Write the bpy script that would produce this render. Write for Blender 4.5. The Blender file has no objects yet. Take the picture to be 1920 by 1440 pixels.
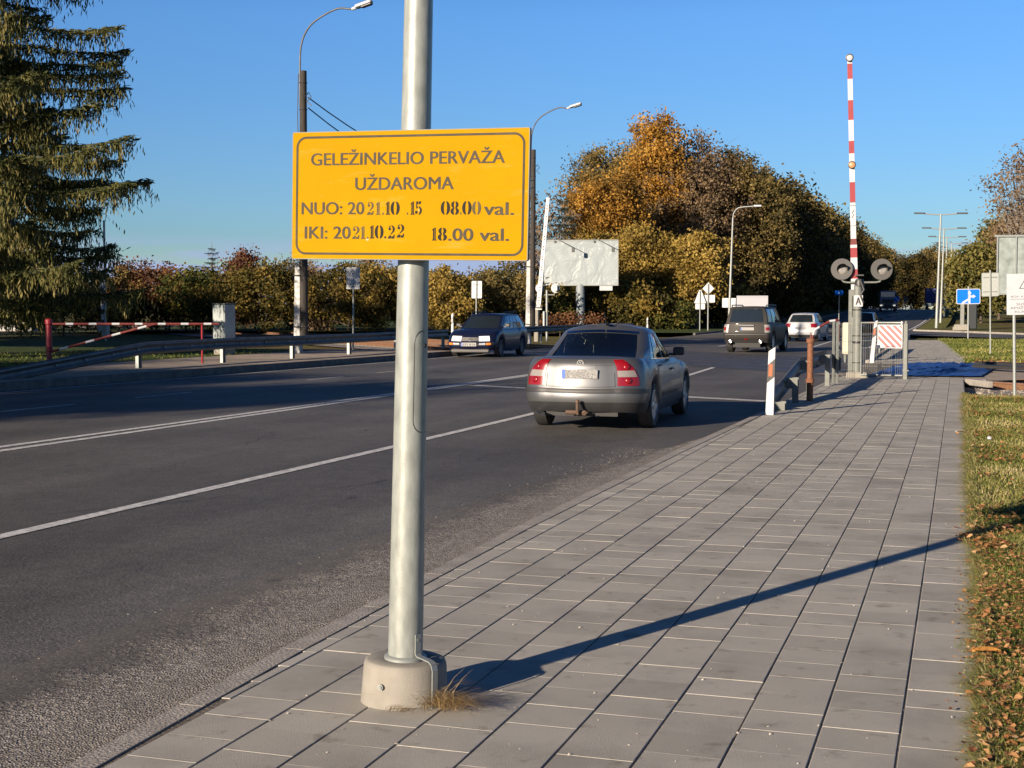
import bpy, math, random
import numpy as np
from mathutils import Vector, Matrix
# ------------------------------------------------------------------ camera, sky, sun
S = bpy.context.scene
C = S.collection
rnd = random.Random(11)
R = math.radians
YAW, PITCH, EYE = R(18.6), 0.0525, 1.62
cam = bpy.data.cameras.new('camera'); camo = bpy.data.objects.new('camera', cam); C.objects.link(camo)
cam.sensor_fit = 'HORIZONTAL'; cam.sensor_width = 36.0; cam.lens = 36.0 * 2650 / 1920
cam.clip_start = 0.1; cam.clip_end = 3000
camo.location = (0, 0, EYE); camo.rotation_euler = (math.pi / 2 - PITCH, 0, YAW)
S.camera = camo
VR = Vector((math.cos(YAW), math.sin(YAW), 0))            # a horizontal direction across the view
SUN_EL, SUN_AZ = R(14.6), R(22.5)                          # light travels towards +Y, swung SUN_AZ to +X
sd = Vector((math.sin(SUN_AZ) * math.cos(SUN_EL), math.cos(SUN_AZ) * math.cos(SUN_EL), -math.sin(SUN_EL)))
sun = bpy.data.lights.new('sun', 'SUN'); suno = bpy.data.objects.new('sun', sun); C.objects.link(suno)
sun.energy = 5.0; sun.angle = R(0.55); sun.color = (1.0, 0.83, 0.64)
suno.rotation_euler = sd.to_track_quat('-Z', 'Y').to_euler()
S.view_settings.view_transform = 'Standard'; S.view_settings.look = 'None'
S.view_settings.exposure = 0.95; S.view_settings.gamma = 1.0
S.cycles.max_bounces = 6; S.cycles.transparent_max_bounces = 12
W = bpy.data.worlds.new('World'); S.world = W; W.use_nodes = True
nt = W.node_tree; nt.nodes.clear()
def N(t, kind, **kw):
    n = t.nodes.new(kind)
    for k, v in kw.items(): setattr(n, k, v)
    return n
sky = N(nt, 'ShaderNodeTexSky', sky_type='NISHITA'); sky.sun_disc = False
sky.sun_elevation = SUN_EL; sky.sun_rotation = R(180 + 22.5)
sky.altitude = 0; sky.air_density = 1.0; sky.dust_density = 0.1; sky.ozone_density = 3.0
bg = N(nt, 'ShaderNodeBackground'); wo = N(nt, 'ShaderNodeOutputWorld')
bg.inputs['Strength'].default_value = 0.06
tc = N(nt, 'ShaderNodeTexCoord'); sep = N(nt, 'ShaderNodeSeparateXYZ'); nt.links.new(tc.outputs['Generated'], sep.inputs[0])
mp = N(nt, 'ShaderNodeMapping'); mp.inputs['Scale'].default_value = (9, 9, 95); nt.links.new(tc.outputs['Generated'], mp.inputs[0])
nz = N(nt, 'ShaderNodeTexNoise'); nz.inputs['Scale'].default_value = 1.0; nz.inputs['Detail'].default_value = 5; nt.links.new(mp.outputs[0], nz.inputs['Vector'])
cr = N(nt, 'ShaderNodeValToRGB'); cr.color_ramp.elements[0].position = 0.40; cr.color_ramp.elements[1].position = 0.57
nt.links.new(nz.outputs['Fac'], cr.inputs[0])
er = N(nt, 'ShaderNodeValToRGB'); e = er.color_ramp.elements
e[0].position = 0.0; e[0].color = (1, 1, 1, 1); e[1].position = 0.052; e[1].color = (0, 0, 0, 1)
k_ = er.color_ramp.elements.new(0.036); k_.color = (.9, .9, .9, 1)
nt.links.new(sep.outputs['Z'], er.inputs[0])
mu = N(nt, 'ShaderNodeMath', operation='MULTIPLY'); nt.links.new(cr.outputs[0], mu.inputs[0]); nt.links.new(er.outputs[0], mu.inputs[1])
mx = N(nt, 'ShaderNodeMix', data_type='RGBA'); nt.links.new(mu.outputs[0], mx.inputs[0])
# sky colour balance: deep autumn blue low down, the unseen upper sky dimmed to weaken shadow fill
hs = N(nt, 'ShaderNodeHueSaturation'); hs.inputs['Saturation'].default_value = 1.2; hs.inputs['Value'].default_value = 1.0
nt.links.new(sky.outputs[0], hs.inputs['Color'])
zr_ = N(nt, 'ShaderNodeValToRGB'); el = zr_.color_ramp.elements
for _ in range(3): el.new(.5)
for e_, (p_, c_) in zip(el, ((0.0, (.40, .44, .52)), (.05, (.28, .37, .52)), (.20, (.455, .52, .68)), (.42, (.22, .25, .36)), (1.0, (.07, .085, .14)))): e_.position = p_; e_.color = (*c_, 1)
nt.links.new(sep.outputs['Z'], zr_.inputs[0])
sm_ = N(nt, 'ShaderNodeMix', data_type='RGBA', blend_type='MULTIPLY'); sm_.inputs[0].default_value = 1.0
nt.links.new(hs.outputs[0], sm_.inputs[6]); nt.links.new(zr_.outputs[0], sm_.inputs[7])
sv_ = N(nt, 'ShaderNodeVectorMath', operation='SCALE'); sv_.inputs['Scale'].default_value = 1.95; nt.links.new(sm_.outputs[2], sv_.inputs[0])
nt.links.new(sv_.outputs[0], mx.inputs[6]); mx.inputs[7].default_value = (3.3, 4.1, 6.4, 1)
nt.links.new(mx.outputs[2], bg.inputs['Color']); nt.links.new(bg.outputs[0], wo.inputs[0])

# ------------------------------------------------------------------ ground height
def lin(x, tab): return float(np.interp(x, [a for a, b in tab], [b for a, b in tab]))
PROF = [(0, 0), (128, 0), (150, .2), (180, .68), (205, 1.1), (230, 1.55), (250, 1.72), (300, 1.62), (900, 1.4)]
def gz(y): return lin(y, PROF)

# ------------------------------------------------------------------ materials
def srgb(r, g, b):
    f = lambda c: ((c / 255 + .055) / 1.055) ** 2.4 if c > 10 else c / 255 / 12.92
    return (f(r), f(g), f(b), 1)
def mat(name, col, rough=.6, metal=0., noise=.12, scale=6., bump=0., bscale=60., coat=0., spec=.5, streak=None):
    m = bpy.data.materials.new(name); m.use_nodes = True; t = m.node_tree
    b = t.nodes['Principled BSDF']; c = col if len(col) == 4 else (*col, 1)
    b.inputs['Roughness'].default_value = rough; b.inputs['Metallic'].default_value = metal
    b.inputs['Coat Weight'].default_value = coat; b.inputs['Specular IOR Level'].default_value = spec
    b.inputs['Coat Roughness'].default_value = .06
    x = N(t, 'ShaderNodeTexCoord'); n = N(t, 'ShaderNodeTexNoise'); n.inputs['Scale'].default_value = scale; n.inputs['Detail'].default_value = 6
    if streak:
        p = N(t, 'ShaderNodeMapping'); p.inputs['Scale'].default_value = streak; t.links.new(x.outputs['Object'], p.inputs[0]); t.links.new(p.outputs[0], n.inputs['Vector'])
    else: t.links.new(x.outputs['Object'], n.inputs['Vector'])
    r = N(t, 'ShaderNodeValToRGB'); r.color_ramp.elements[0].position = .3; r.color_ramp.elements[1].position = .7
    r.color_ramp.elements[0].color = tuple(v * (1 - noise) for v in c[:3]) + (1,)
    r.color_ramp.elements[1].color = tuple(min(1, v * (1 + noise)) for v in c[:3]) + (1,)
    t.links.new(n.outputs['Fac'], r.inputs[0]); t.links.new(r.outputs[0], b.inputs['Base Color'])
    if bump:
        n2 = N(t, 'ShaderNodeTexNoise'); n2.inputs['Scale'].default_value = bscale; n2.inputs['Detail'].default_value = 4
        t.links.new(x.outputs['Object'], n2.inputs['Vector'])
        bp = N(t, 'ShaderNodeBump'); bp.inputs['Strength'].default_value = bump; bp.inputs['Distance'].default_value = .02
        t.links.new(n2.outputs['Fac'], bp.inputs['Height']); t.links.new(bp.outputs[0], b.inputs['Normal'])
    return m
def ramp(t, fac, stops):
    r = N(t, 'ShaderNodeValToRGB'); el = r.color_ramp.elements
    while len(el) < len(stops): el.new(.5)
    for e_, (p, c) in zip(el, stops): e_.position = p; e_.color = (*c[:3], 1)
    t.links.new(fac, r.inputs[0]); return r.outputs[0]
def noise(t, vec, scale, detail=5, rough=.55):
    n = N(t, 'ShaderNodeTexNoise'); n.inputs['Scale'].default_value = scale; n.inputs['Detail'].default_value = detail; n.inputs['Roughness'].default_value = rough
    t.links.new(vec, n.inputs['Vector']); return n.outputs['Fac']
def mixc(t, fac, a, b, mode='MIX'):
    m = N(t, 'ShaderNodeMix', data_type='RGBA', blend_type=mode)
    for v, i in ((fac, 0), (a, 6), (b, 7)):
        if hasattr(v, 'is_linked') or hasattr(v, 'links'): t.links.new(v, m.inputs[i])
        elif i == 0: m.inputs[0].default_value = v
        else: m.inputs[i].default_value = (*v[:3], 1)
    return m.outputs[2]
def math_(t, op, a, b=None):
    m = N(t, 'ShaderNodeMath', operation=op)
    for v, i in ((a, 0), (b, 1)):
        if v is None: continue
        if hasattr(v, 'links'): t.links.new(v, m.inputs[i])
        else: m.inputs[i].default_value = v
    return m.outputs[0]
def bumpto(t, b, h, s=.4, d=.02):
    bp = N(t, 'ShaderNodeBump'); bp.inputs['Strength'].default_value = s; bp.inputs['Distance'].default_value = d
    t.links.new(h, bp.inputs['Height']); t.links.new(bp.outputs[0], b.inputs['Normal'])
def newmat(name, rough=.8, spec=.3):
    m = bpy.data.materials.new(name); m.use_nodes = True; t = m.node_tree; b = t.nodes['Principled BSDF']
    b.inputs['Roughness'].default_value = rough; b.inputs['Specular IOR Level'].default_value = spec
    x = N(t, 'ShaderNodeTexCoord'); return m, t, b, x.outputs['Object']
def asphalt_col(t, v):
    mpn = N(t, 'ShaderNodeMapping'); mpn.inputs['Scale'].default_value = (1, .06, 1); t.links.new(v, mpn.inputs[0])
    lanes = noise(t, mpn.outputs[0], .55, 3); big = noise(t, v, .35, 6, .65); fine = noise(t, v, 55, 3, .7); mid = noise(t, v, 9, 5)
    c = ramp(t, lanes, [(.32, (.05, .049, .05)), (.5, (.09, .086, .083)), (.66, (.15, .142, .133))])
    c = mixc(t, .5, c, ramp(t, big, [(.34, (.06, .058, .057)), (.66, (.145, .137, .127))]))
    c = mixc(t, .75, c, ramp(t, fine, [(.33, (.35, .35, .36)), (.5, (.97, .97, .97)), (.60, (1.15, 1.13, 1.1)), (.70, (3.0, 2.9, 2.8))]), 'MULTIPLY')
    c = mixc(t, .45, c, ramp(t, mid, [(.3, (.68, .68, .68)), (.7, (1.28, 1.26, 1.2))]), 'MULTIPLY')
    vs_ = N(t, 'ShaderNodeTexVoronoi'); vs_.inputs['Scale'].default_value = 1.1; mp3 = N(t, 'ShaderNodeMapping'); mp3.inputs['Scale'].default_value = (1.6, .7, 1); t.links.new(v, mp3.inputs[0]); t.links.new(mp3.outputs[0], vs_.inputs['Vector'])
    sp = math_(t, 'MULTIPLY', ramp(t, vs_.outputs['Distance'], [(.06, (1, 1, 1)), (.13, (0, 0, 0))]), ramp(t, noise(t, v, 1.3, 2), [(.52, (0, 0, 0)), (.58, (1, 1, 1))]))
    c = mixc(t, math_(t, 'MULTIPLY', sp, .6), c, (.03, .028, .027))
    dist = N(t, 'ShaderNodeTexNoise'); dist.inputs['Scale'].default_value = .8; dist.inputs['Detail'].default_value = 6; t.links.new(v, dist.inputs['Vector'])
    va = N(t, 'ShaderNodeVectorMath', operation='MULTIPLY_ADD'); va.inputs[1].default_value = (1.6, 1.6, 0); t.links.new(dist.outputs['Color'], va.inputs[0]); t.links.new(v, va.inputs[2])
    mp2 = N(t, 'ShaderNodeMapping'); mp2.inputs['Scale'].default_value = (.42, .1, 1); t.links.new(va.outputs[0], mp2.inputs[0])
    vo = N(t, 'ShaderNodeTexVoronoi', feature='DISTANCE_TO_EDGE'); vo.inputs['Scale'].default_value = 1.0; t.links.new(mp2.outputs[0], vo.inputs['Vector'])
    ck = ramp(t, vo.outputs['Distance'], [(0, (1, 1, 1)), (.0045, (0, 0, 0))])
    ck = math_(t, 'MULTIPLY', ck, ramp(t, noise(t, v, .5, 4), [(.46, (0, 0, 0)), (.54, (1, 1, 1))]))
    return mixc(t, math_(t, 'MULTIPLY', ck, .8), c, (.02, .02, .02)), fine
def asphalt_mat():
    m, t, b, v = newmat('asphalt', .72, .3); c, fine = asphalt_col(t, v); t.links.new(c, b.inputs['Base Color']); bumpto(t, b, fine, .5, .012); return m
def shoulder_mat():
    """asphalt breaking up into grit towards the kerb; the vertex value `edge` runs 0 (road) to 1 (kerb)"""
    m, t, b, v = newmat('crumbling_edge', .85, .2); c, fine = asphalt_col(t, v)
    a = N(t, 'ShaderNodeAttribute', attribute_name='edge').outputs['Fac']
    n1 = noise(t, v, 2.2, 6, .7); n2 = noise(t, v, 26, 4, .7)
    f = math_(t, 'ADD', math_(t, 'MULTIPLY', a, 1.5), math_(t, 'ADD', math_(t, 'MULTIPLY', math_(t, 'SUBTRACT', n1, .5), 1.5), math_(t, 'MULTIPLY', math_(t, 'SUBTRACT', n2, .5), .9)))
    f = ramp(t, f, [(.35, (0, 0, 0)), (.85, (1, 1, 1))]); f = math_(t, 'MULTIPLY', f, ramp(t, a, [(.02, (0, 0, 0)), (.2, (1, 1, 1))]))
    vo = N(t, 'ShaderNodeTexVoronoi'); vo.inputs['Scale'].default_value = 95; t.links.new(v, vo.inputs['Vector']); sc = N(t, 'ShaderNodeSeparateColor'); t.links.new(vo.outputs['Color'], sc.inputs[0])
    gcol = ramp(t, sc.outputs[0], [(0, (.065, .06, .056)), (.35, (.165, .152, .14)), (.75, (.30, .28, .258)), (1, (.48, .45, .42))])
    gcol = mixc(t, .6, gcol, ramp(t, n1, [(.3, (.62, .6, .58)), (.7, (1.25, 1.22, 1.16))]), 'MULTIPLY')
    dust = math_(t, 'MULTIPLY', ramp(t, a, [(.55, (0, 0, 0)), (1.0, (1, 1, 1))]), ramp(t, noise(t, v, 5, 5), [(.35, (.2, .2, .2)), (.65, (1, 1, 1))]))
    gcol = mixc(t, math_(t, 'MULTIPLY', dust, .75), gcol, (.26, .235, .205))
    t.links.new(mixc(t, f, c, gcol), b.inputs['Base Color'])
    h = math_(t, 'MULTIPLY', math_(t, 'ADD', vo.outputs['Distance'], fine), f); bumpto(t, b, h, .8, .012); return m
def gravel_mat(name, c0, c1, c2, scale=45):
    m, t, b, v = newmat(name, .9, .2)
    vo = N(t, 'ShaderNodeTexVoronoi'); vo.inputs['Scale'].default_value = scale; t.links.new(v, vo.inputs['Vector'])
    c = ramp(t, vo.outputs['Color'], [(0, c0), (.5, c1), (1, c2)])
    c = mixc(t, .5, c, ramp(t, noise(t, v, 2.5), [(.3, (.6, .6, .6)), (.7, (1.3, 1.25, 1.2))]), 'MULTIPLY')
    t.links.new(c, b.inputs['Base Color']); bumpto(t, b, vo.outputs['Distance'], .9, .03); return m
def ground_mat():
    m, t, b, v = newmat('ground_soil', .95, .1)
    a = noise(t, v, .22, 6, .6); f = noise(t, v, 9, 6, .7)
    c = ramp(t, a, [(.32, (.125, .068, .034)), (.46, (.13, .105, .04)), (.56, (.10, .12, .035)), (.7, (.19, .15, .06))])
    c = mixc(t, .8, c, ramp(t, f, [(.28, (.45, .45, .45)), (.5, (1, 1, 1)), (.72, (1.7, 1.6, 1.4))]), 'MULTIPLY')
    t.links.new(c, b.inputs['Base Color']); bumpto(t, b, f, .8, .06); return m
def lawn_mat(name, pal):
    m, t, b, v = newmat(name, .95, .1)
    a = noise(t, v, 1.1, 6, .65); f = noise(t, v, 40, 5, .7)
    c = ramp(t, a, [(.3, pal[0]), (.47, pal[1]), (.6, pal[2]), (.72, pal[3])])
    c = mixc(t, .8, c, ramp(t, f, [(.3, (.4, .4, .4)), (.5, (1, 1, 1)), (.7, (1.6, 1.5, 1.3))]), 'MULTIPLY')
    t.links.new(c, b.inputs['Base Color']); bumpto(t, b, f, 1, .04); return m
def tint_mat(name, stops, rough=.85, transl=0., extra=None, spec=.25):
    m = bpy.data.materials.new(name); m.use_nodes = True; t = m.node_tree; b = t.nodes['Principled BSDF']
    b.inputs['Roughness'].default_value = rough; b.inputs['Specular IOR Level'].default_value = spec
    a = N(t, 'ShaderNodeAttribute', attribute_name='tint'); col = ramp(t, a.outputs['Fac'], stops)
    if extra: col = extra(t, col, b)
    t.links.new(col, b.inputs['Base Color'])
    if transl:
        tr = N(t, 'ShaderNodeBsdfTranslucent'); t.links.new(col, tr.inputs[0])
        ms = N(t, 'ShaderNodeMixShader'); ms.inputs[0].default_value = transl
        t.links.new(b.outputs[0], ms.inputs[1]); t.links.new(tr.outputs[0], ms.inputs[2])
        t.links.new(ms.outputs[0], t.nodes['Material Output'].inputs[0])
    return m
def glass_mat(name, tint, alpha=.55, ior=1.95):
    m = bpy.data.materials.new(name); m.use_nodes = True; t = m.node_tree; t.nodes.remove(t.nodes['Principled BSDF'])
    tr = N(t, 'ShaderNodeBsdfTransparent'); tr.inputs[0].default_value = (*tint, 1)
    di = N(t, 'ShaderNodeBsdfDiffuse'); di.inputs[0].default_value = (.02, .028, .032, 1)
    gl = N(t, 'ShaderNodeBsdfGlossy'); gl.inputs['Roughness'].default_value = .03; gl.inputs[0].default_value = (.9, .95, 1, 1)
    m1 = N(t, 'ShaderNodeMixShader'); m1.inputs[0].default_value = alpha; t.links.new(tr.outputs[0], m1.inputs[1]); t.links.new(di.outputs[0], m1.inputs[2])
    fr = N(t, 'ShaderNodeFresnel'); fr.inputs[0].default_value = ior
    m2 = N(t, 'ShaderNodeMixShader'); t.links.new(fr.outputs[0], m2.inputs[0]); t.links.new(m1.outputs[0], m2.inputs[1]); t.links.new(gl.outputs[0], m2.inputs[2])
    t.links.new(m2.outputs[0], t.nodes['Material Output'].inputs[0]); return m

M = {}
M['asphalt'] = asphalt_mat()
M['ballast'] = gravel_mat('ballast', (.13, .11, .09), (.26, .23, .2), (.42, .39, .35), 14)
M['soil'] = ground_mat()
M['lawn'] = lawn_mat('lawn', [(.17, .11, .045), (.17, .16, .05), (.13, .17, .04), (.26, .21, .08)])
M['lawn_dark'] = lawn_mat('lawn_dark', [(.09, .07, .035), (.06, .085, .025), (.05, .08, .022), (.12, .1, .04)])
M['sand'] = mat('joint_sand', (.13, .112, .09), .95, noise=.35, scale=30, bump=.5)
M['concrete'] = mat('concrete', (.24, .225, .195), .9, noise=.14, scale=9, bump=.1, bscale=120)
M['kerb'] = mat('kerb_concrete', (.3, .275, .245), .9, noise=.22, scale=5, bump=.4, bscale=70)
M['path'] = mat('worn_path', (.31, .25, .19), .95, noise=.25, scale=3, bump=.4, bscale=30)
M['white_line'] = mat('road_paint', (.52, .52, .51), .75, noise=.38, scale=16, bump=.3, bscale=80)
M['white_old'] = mat('worn_road_paint', (.42, .42, .41), .8, noise=.35, scale=10, bump=.3, bscale=80)
M['galv'] = mat('galvanised_steel', (.27, .29, .28), .48, .3, noise=.1, scale=14)
M['galv_pole'] = mat('dull_galvanised_pole', (.27, .29, .27), .42, .2, noise=.2, scale=30, bump=.06, bscale=160, streak=(1, 1, .35))
M['galv_dark'] = mat('weathered_shaded_guardrail', (.10, .103, .108), .55, .5, noise=.25, scale=4)  # weathered steel, toned darker for the rail's side turned from the sun
M['grey_post'] = mat('grey_paint', (.14, .15, .137), .6, noise=.15, scale=9)
M['dark'] = mat('black_rubber', (.018, .018, .019), .7)
M['black'] = mat('black_paint', (.014, .014, .015), .45)
M['steel_dark'] = mat('dark_steel', (.06, .06, .06), .5, .6)
M['wood_pole'] = mat('tarred_wood', (.035, .03, .026), .85, noise=.4, scale=5, streak=(9, 9, .6), bump=.5)
M['white'] = mat('white_paint', (.42, .43, .45), .5, noise=.05)
M['white_enamel'] = mat('white_enamel', (.40, .42, .45), .35, noise=.05)
M['red'] = mat('red_paint', (.23, .009, .016), .45, noise=.12)
M['red_old'] = mat('faded_shaded_red_paint', (.115, .014, .012), .6, noise=.3, scale=9)  # old red, darkened in colour to suggest shade on the swing barrier
M['rust'] = mat('rusty_brown_paint', (.17, .07, .035), .8, noise=.3, scale=22, bump=.4)
M['orange_refl'] = mat('orange_reflector', (.36, .07, .012), .35)
M['yellow'] = None
M['letter'] = mat('worn_grey_lettering', (.05, .042, .028), .6, noise=.28, scale=22, spec=.15)
M['stencil'] = mat('black_stencil', (.009, .0075, .006), .55, noise=.3, scale=20, spec=.1)
M['stencil_thin'] = mat('thin_black_stencil', (.07, .055, .025), .55, noise=.3, scale=20, spec=.1)
M['blue_sign'] = mat('blue_sign', (.001, .13, .60), .6, noise=.04, spec=.1)
M['lens'] = mat('signal_lens', (.22, .21, .19), .12, noise=.05, coat=1)
M['signal_grey'] = mat('signal_grey', (.075, .073, .07), .6, noise=.1)
M['amber'] = mat('amber_disc', (.55, .24, .11), .4)
M['cream'] = mat('reflective_white', (.44, .44, .45), .4, noise=.04)
M['pink_red'] = mat('faded_red_stripe', (.25, .05, .058), .45, noise=.1)
M['tarp'] = mat('blue_tarpaulin', (.008, .048, .22), .5, noise=.25, scale=5)
M['rail'] = mat('rusty_rail', (.15, .075, .038), .8, noise=.25, scale=12, bump=.3)
M['rail_top'] = mat('worn_rail_head', (.42, .43, .46), .28, .9)
M['sleeper'] = mat('concrete_sleeper', (.3, .27, .22), .9, noise=.2)
M['dry_grass'] = tint_mat('dry_grass', [(0, (.13, .075, .028)), (.5, (.36, .24, .10)), (1, (.58, .45, .25))], .8, .15)
M['grass'] = tint_mat('grass_blades', [(0, (.06, .085, .018)), (.35, (.18, .22, .045)), (.6, (.33, .32, .085)), (.8, (.46, .38, .16)), (1, (.6, .5, .28))], .7, .25)
M['litter'] = tint_mat('fallen_leaf', [(0, (.09, .035, .02)), (.35, (.26, .115, .045)), (.7, (.42, .235, .10)), (1, (.55, .38, .21))], .75, .2)
M['billboard'] = None
M['glass'] = glass_mat('tinted_glass', (.75, .85, .82), .12, 2.7)
M['glass_dark'] = glass_mat('dark_glass', (.2, .24, .26), .7)
M['bark'] = mat('bark', (.085, .065, .05), .95, noise=.35, scale=4, bump=.6, bscale=12)
M['bark_grey'] = mat('grey_bark', (.2, .17, .14), .95, noise=.35, scale=4)
def leafpal(name, *cs, tr=.42):
    n = len(cs); M[name] = tint_mat(name, [(i / (n - 1), c) for i, c in enumerate(cs)], .7, tr)
leafpal('spruce_needles', (.024, .032, .012), (.062, .072, .02), (.13, .122, .034), (.23, .18, .065), tr=.25)
leafpal('far_spruce', (.016, .026, .022), (.03, .045, .036), (.06, .075, .055), tr=.1)
leafpal('birch_leaves', (.14, .085, .022), (.33, .18, .032), (.46, .24, .04), (.55, .33, .07))
leafpal('olive_leaves', (.07, .058, .024), (.155, .122, .042), (.235, .175, .06), (.32, .23, .075))
leafpal('gold_leaves', (.10, .07, .018), (.26, .185, .04), (.37, .26, .06), (.46, .33, .09))
leafpal('brown_leaves', (.095, .065, .042), (.19, .13, .078), (.27, .185, .10), (.32, .235, .12))
leafpal('hedge_leaves', (.04, .04, .012), (.10, .085, .02), (.17, .125, .028), (.27, .185, .04))
leafpal('green_leaves', (.03, .045, .012), (.07, .085, .018), (.12, .12, .026), (.2, .16, .035))
leafpal('rust_leaves', (.06, .03, .018), (.14, .062, .03), (.2, .095, .04), (.24, .13, .05))
leafpal('red_leaves', (.10, .045, .03), (.18, .075, .045), (.24, .12, .06))
leafpal('forest_leaves', (.022, .02, .009), (.05, .042, .014), (.09, .07, .02), (.16, .115, .03))
leafpal('right_leaves', (.06, .065, .02), (.13, .13, .035), (.2, .18, .05), (.27, .22, .07))
leafpal('twig_leaves', (.09, .07, .05), (.15, .11, .075), (.2, .135, .075), tr=.1)

# ------------------------------------------------------------------ mesh helpers
class MB:
    def __init__(s): s.v = []; s.f = []
    def add(s, vs, fs, T=None):
        o = len(s.v)
        for p in vs: s.v.append(tuple(T @ Vector(p)) if T is not None else tuple(p))
        for f in fs: s.f.append([i + o for i in f])
    def box(s, c, d, T=None, bev=0.):
        x, y, z = d[0] / 2, d[1] / 2, d[2] / 2
        if bev <= 0:
            vs = [(c[0] + i * x, c[1] + j * y, c[2] + k * z) for k in (-1, 1) for j in (-1, 1) for i in (-1, 1)]
            s.add(vs, [(0, 2, 3, 1), (4, 5, 7, 6), (0, 1, 5, 4), (2, 6, 7, 3), (0, 4, 6, 2), (1, 3, 7, 5)], T); return s
        b = min(bev, x * .49, y * .49, z * .49); ring = [(-x + b, -y), (x - b, -y), (x, -y + b), (x, y - b), (x - b, y), (-x + b, y), (-x, y - b), (-x, -y + b)]
        q = 1 - b / max(x, .001); r = 1 - b / max(y, .001); vs = []
        for zz, fx, fy in ((-z, q, r), (-z + b, 1, 1), (z - b, 1, 1), (z, q, r)): vs += [(c[0] + px * fx, c[1] + py * fy, c[2] + zz) for px, py in ring]
        fs = [[i for i in range(7, -1, -1)], [24 + i for i in range(8)]]
        for L in range(3): fs += [(L * 8 + i, L * 8 + (i + 1) % 8, L * 8 + 8 + (i + 1) % 8, L * 8 + 8 + i) for i in range(8)]
        s.add(vs, fs, T); return s
    def tube(s, pts, r, n=8, cap=True, T=None):
        pts = [Vector(p) for p in pts]; m = len(pts); rs = r if isinstance(r, (list, tuple)) else [r] * m
        vs = []; up = None
        for i, p in enumerate(pts):
            d = (pts[min(i + 1, m - 1)] - pts[max(i - 1, 0)]).normalized()
            if up is None: up = d.orthogonal().normalized()
            up = (up - d * up.dot(d)); up = up.normalized() if up.length > 1e-6 else d.orthogonal().normalized()
            w = d.cross(up)
            for k in range(n):
                a = 2 * math.pi * k / n; vs.append(p + (up * math.cos(a) + w * math.sin(a)) * rs[i])
        fs = [(i * n + k, i * n + (k + 1) % n, (i + 1) * n + (k + 1) % n, (i + 1) * n + k) for i in range(m - 1) for k in range(n)]
        if cap: fs += [list(range(n - 1, -1, -1)), [(m - 1) * n + k for k in range(n)]]
        s.add(vs, fs, T); return s
    def lathe(s, prof, n=24, T=None):                      # (radius, z) pairs round the z axis
        vs = []; fs = []; m = len(prof)
        for r_, z in prof: vs += [(r_ * math.cos(2 * math.pi * k / n), r_ * math.sin(2 * math.pi * k / n), z) for k in range(n)]
        for i in range(m - 1): fs += [(i * n + k, i * n + (k + 1) % n, (i + 1) * n + (k + 1) % n, (i + 1) * n + k) for k in range(n)]
        fs += [list(range(n - 1, -1, -1)), [(m - 1) * n + k for k in range(n)]]
        s.add(vs, fs, T); return s
    def plate(s, poly, y0, y1, T=None):                    # polygon in x,z swept from y0 (front) to y1
        n = len(poly); vs = [(x, y0, z) for x, z in poly] + [(x, y1, z) for x, z in poly]
        fs = [list(range(n)), list(range(2 * n - 1, n - 1, -1))] + [(i, n + i, n + (i + 1) % n, (i + 1) % n) for i in range(n)]
        s.add(vs, fs, T); return s
    def quad(s, a, b, c, d): s.add([a, b, c, d], [(0, 1, 2, 3)]); return s
    def build(s, name, m, parent=None, smooth=None, loc=None):
        me = bpy.data.meshes.new(name); me.from_pydata(s.v, [], s.f); me.update()
        return link(name, me, m, parent, smooth, loc)
def link(name, me, m, parent=None, smooth=None, loc=None):
    if m is not None: me.materials.append(m)
    if smooth is not None:
        me.polygons.foreach_set('use_smooth', [True] * len(me.polygons)); me.set_sharp_from_angle(angle=R(smooth))
    o = bpy.data.objects.new(name, me); C.objects.link(o)
    if parent is not None: o.parent = parent
    if loc is not None: o.location = loc
    return o
def tag(o, label, cat, group=None, kind=None):
    o['label'] = label; o['category'] = cat
    if group: o['group'] = group
    if kind: o['kind'] = kind
    return o
def thing(name, label, cat, loc, rz=0., group=None, lean=0., ldir=None):
    o = bpy.data.objects.new(name, None); C.objects.link(o); o.location = loc; o.empty_display_size = .2
    u = ldir or VR; ax = Vector((-u[1], u[0], 0))
    o.rotation_euler = (Matrix.Rotation(lean, 3, ax) @ Matrix.Rotation(rz, 3, 'Z')).to_euler()
    return tag(o, label, cat, group)
def struct(name, mb, m, smooth=None):
    o = mb.build(name, m, None, smooth) if isinstance(mb, MB) else mb; o['kind'] = 'structure'; return o
def copy_tree(o, parent=None):
    c = o.copy(); C.objects.link(c); c.parent = parent
    for ch in [x for x in bpy.data.objects if x.parent == o]: copy_tree(ch, c)
    return c
def rrect(w, h, r, n=6, cx=0, cz=0):
    out = []
    for sx, sz, a0 in ((1, -1, -90), (1, 1, 0), (-1, 1, 90), (-1, -1, 180)):
        for k in range(n + 1):
            a = R(a0 + 90 * k / n); out.append((cx + sx * (w / 2 - r) + r * math.cos(a), cz + sz * (h / 2 - r) + r * math.sin(a)))
    return out
def curve_pts(pts, n=6):
    P = [Vector(p) for p in pts]; P = [P[0] * 2 - P[1]] + P + [P[-1] * 2 - P[-2]]; out = []
    for i in range(1, len(P) - 2):
        a, b, c, d = P[i - 1:i + 3]
        for k in range(n): t = k / n; out.append(tuple(.5 * (2 * b + (c - a) * t + (2 * a - 5 * b + 4 * c - d) * t * t + (3 * b - a - 3 * c + d) * t ** 3)))
    return out + [tuple(P[-2])]
def circ(r, n=24, cx=0, cz=0): return [(cx + r * math.cos(2 * math.pi * k / n), cz + r * math.sin(2 * math.pi * k / n)) for k in range(n)]
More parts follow.
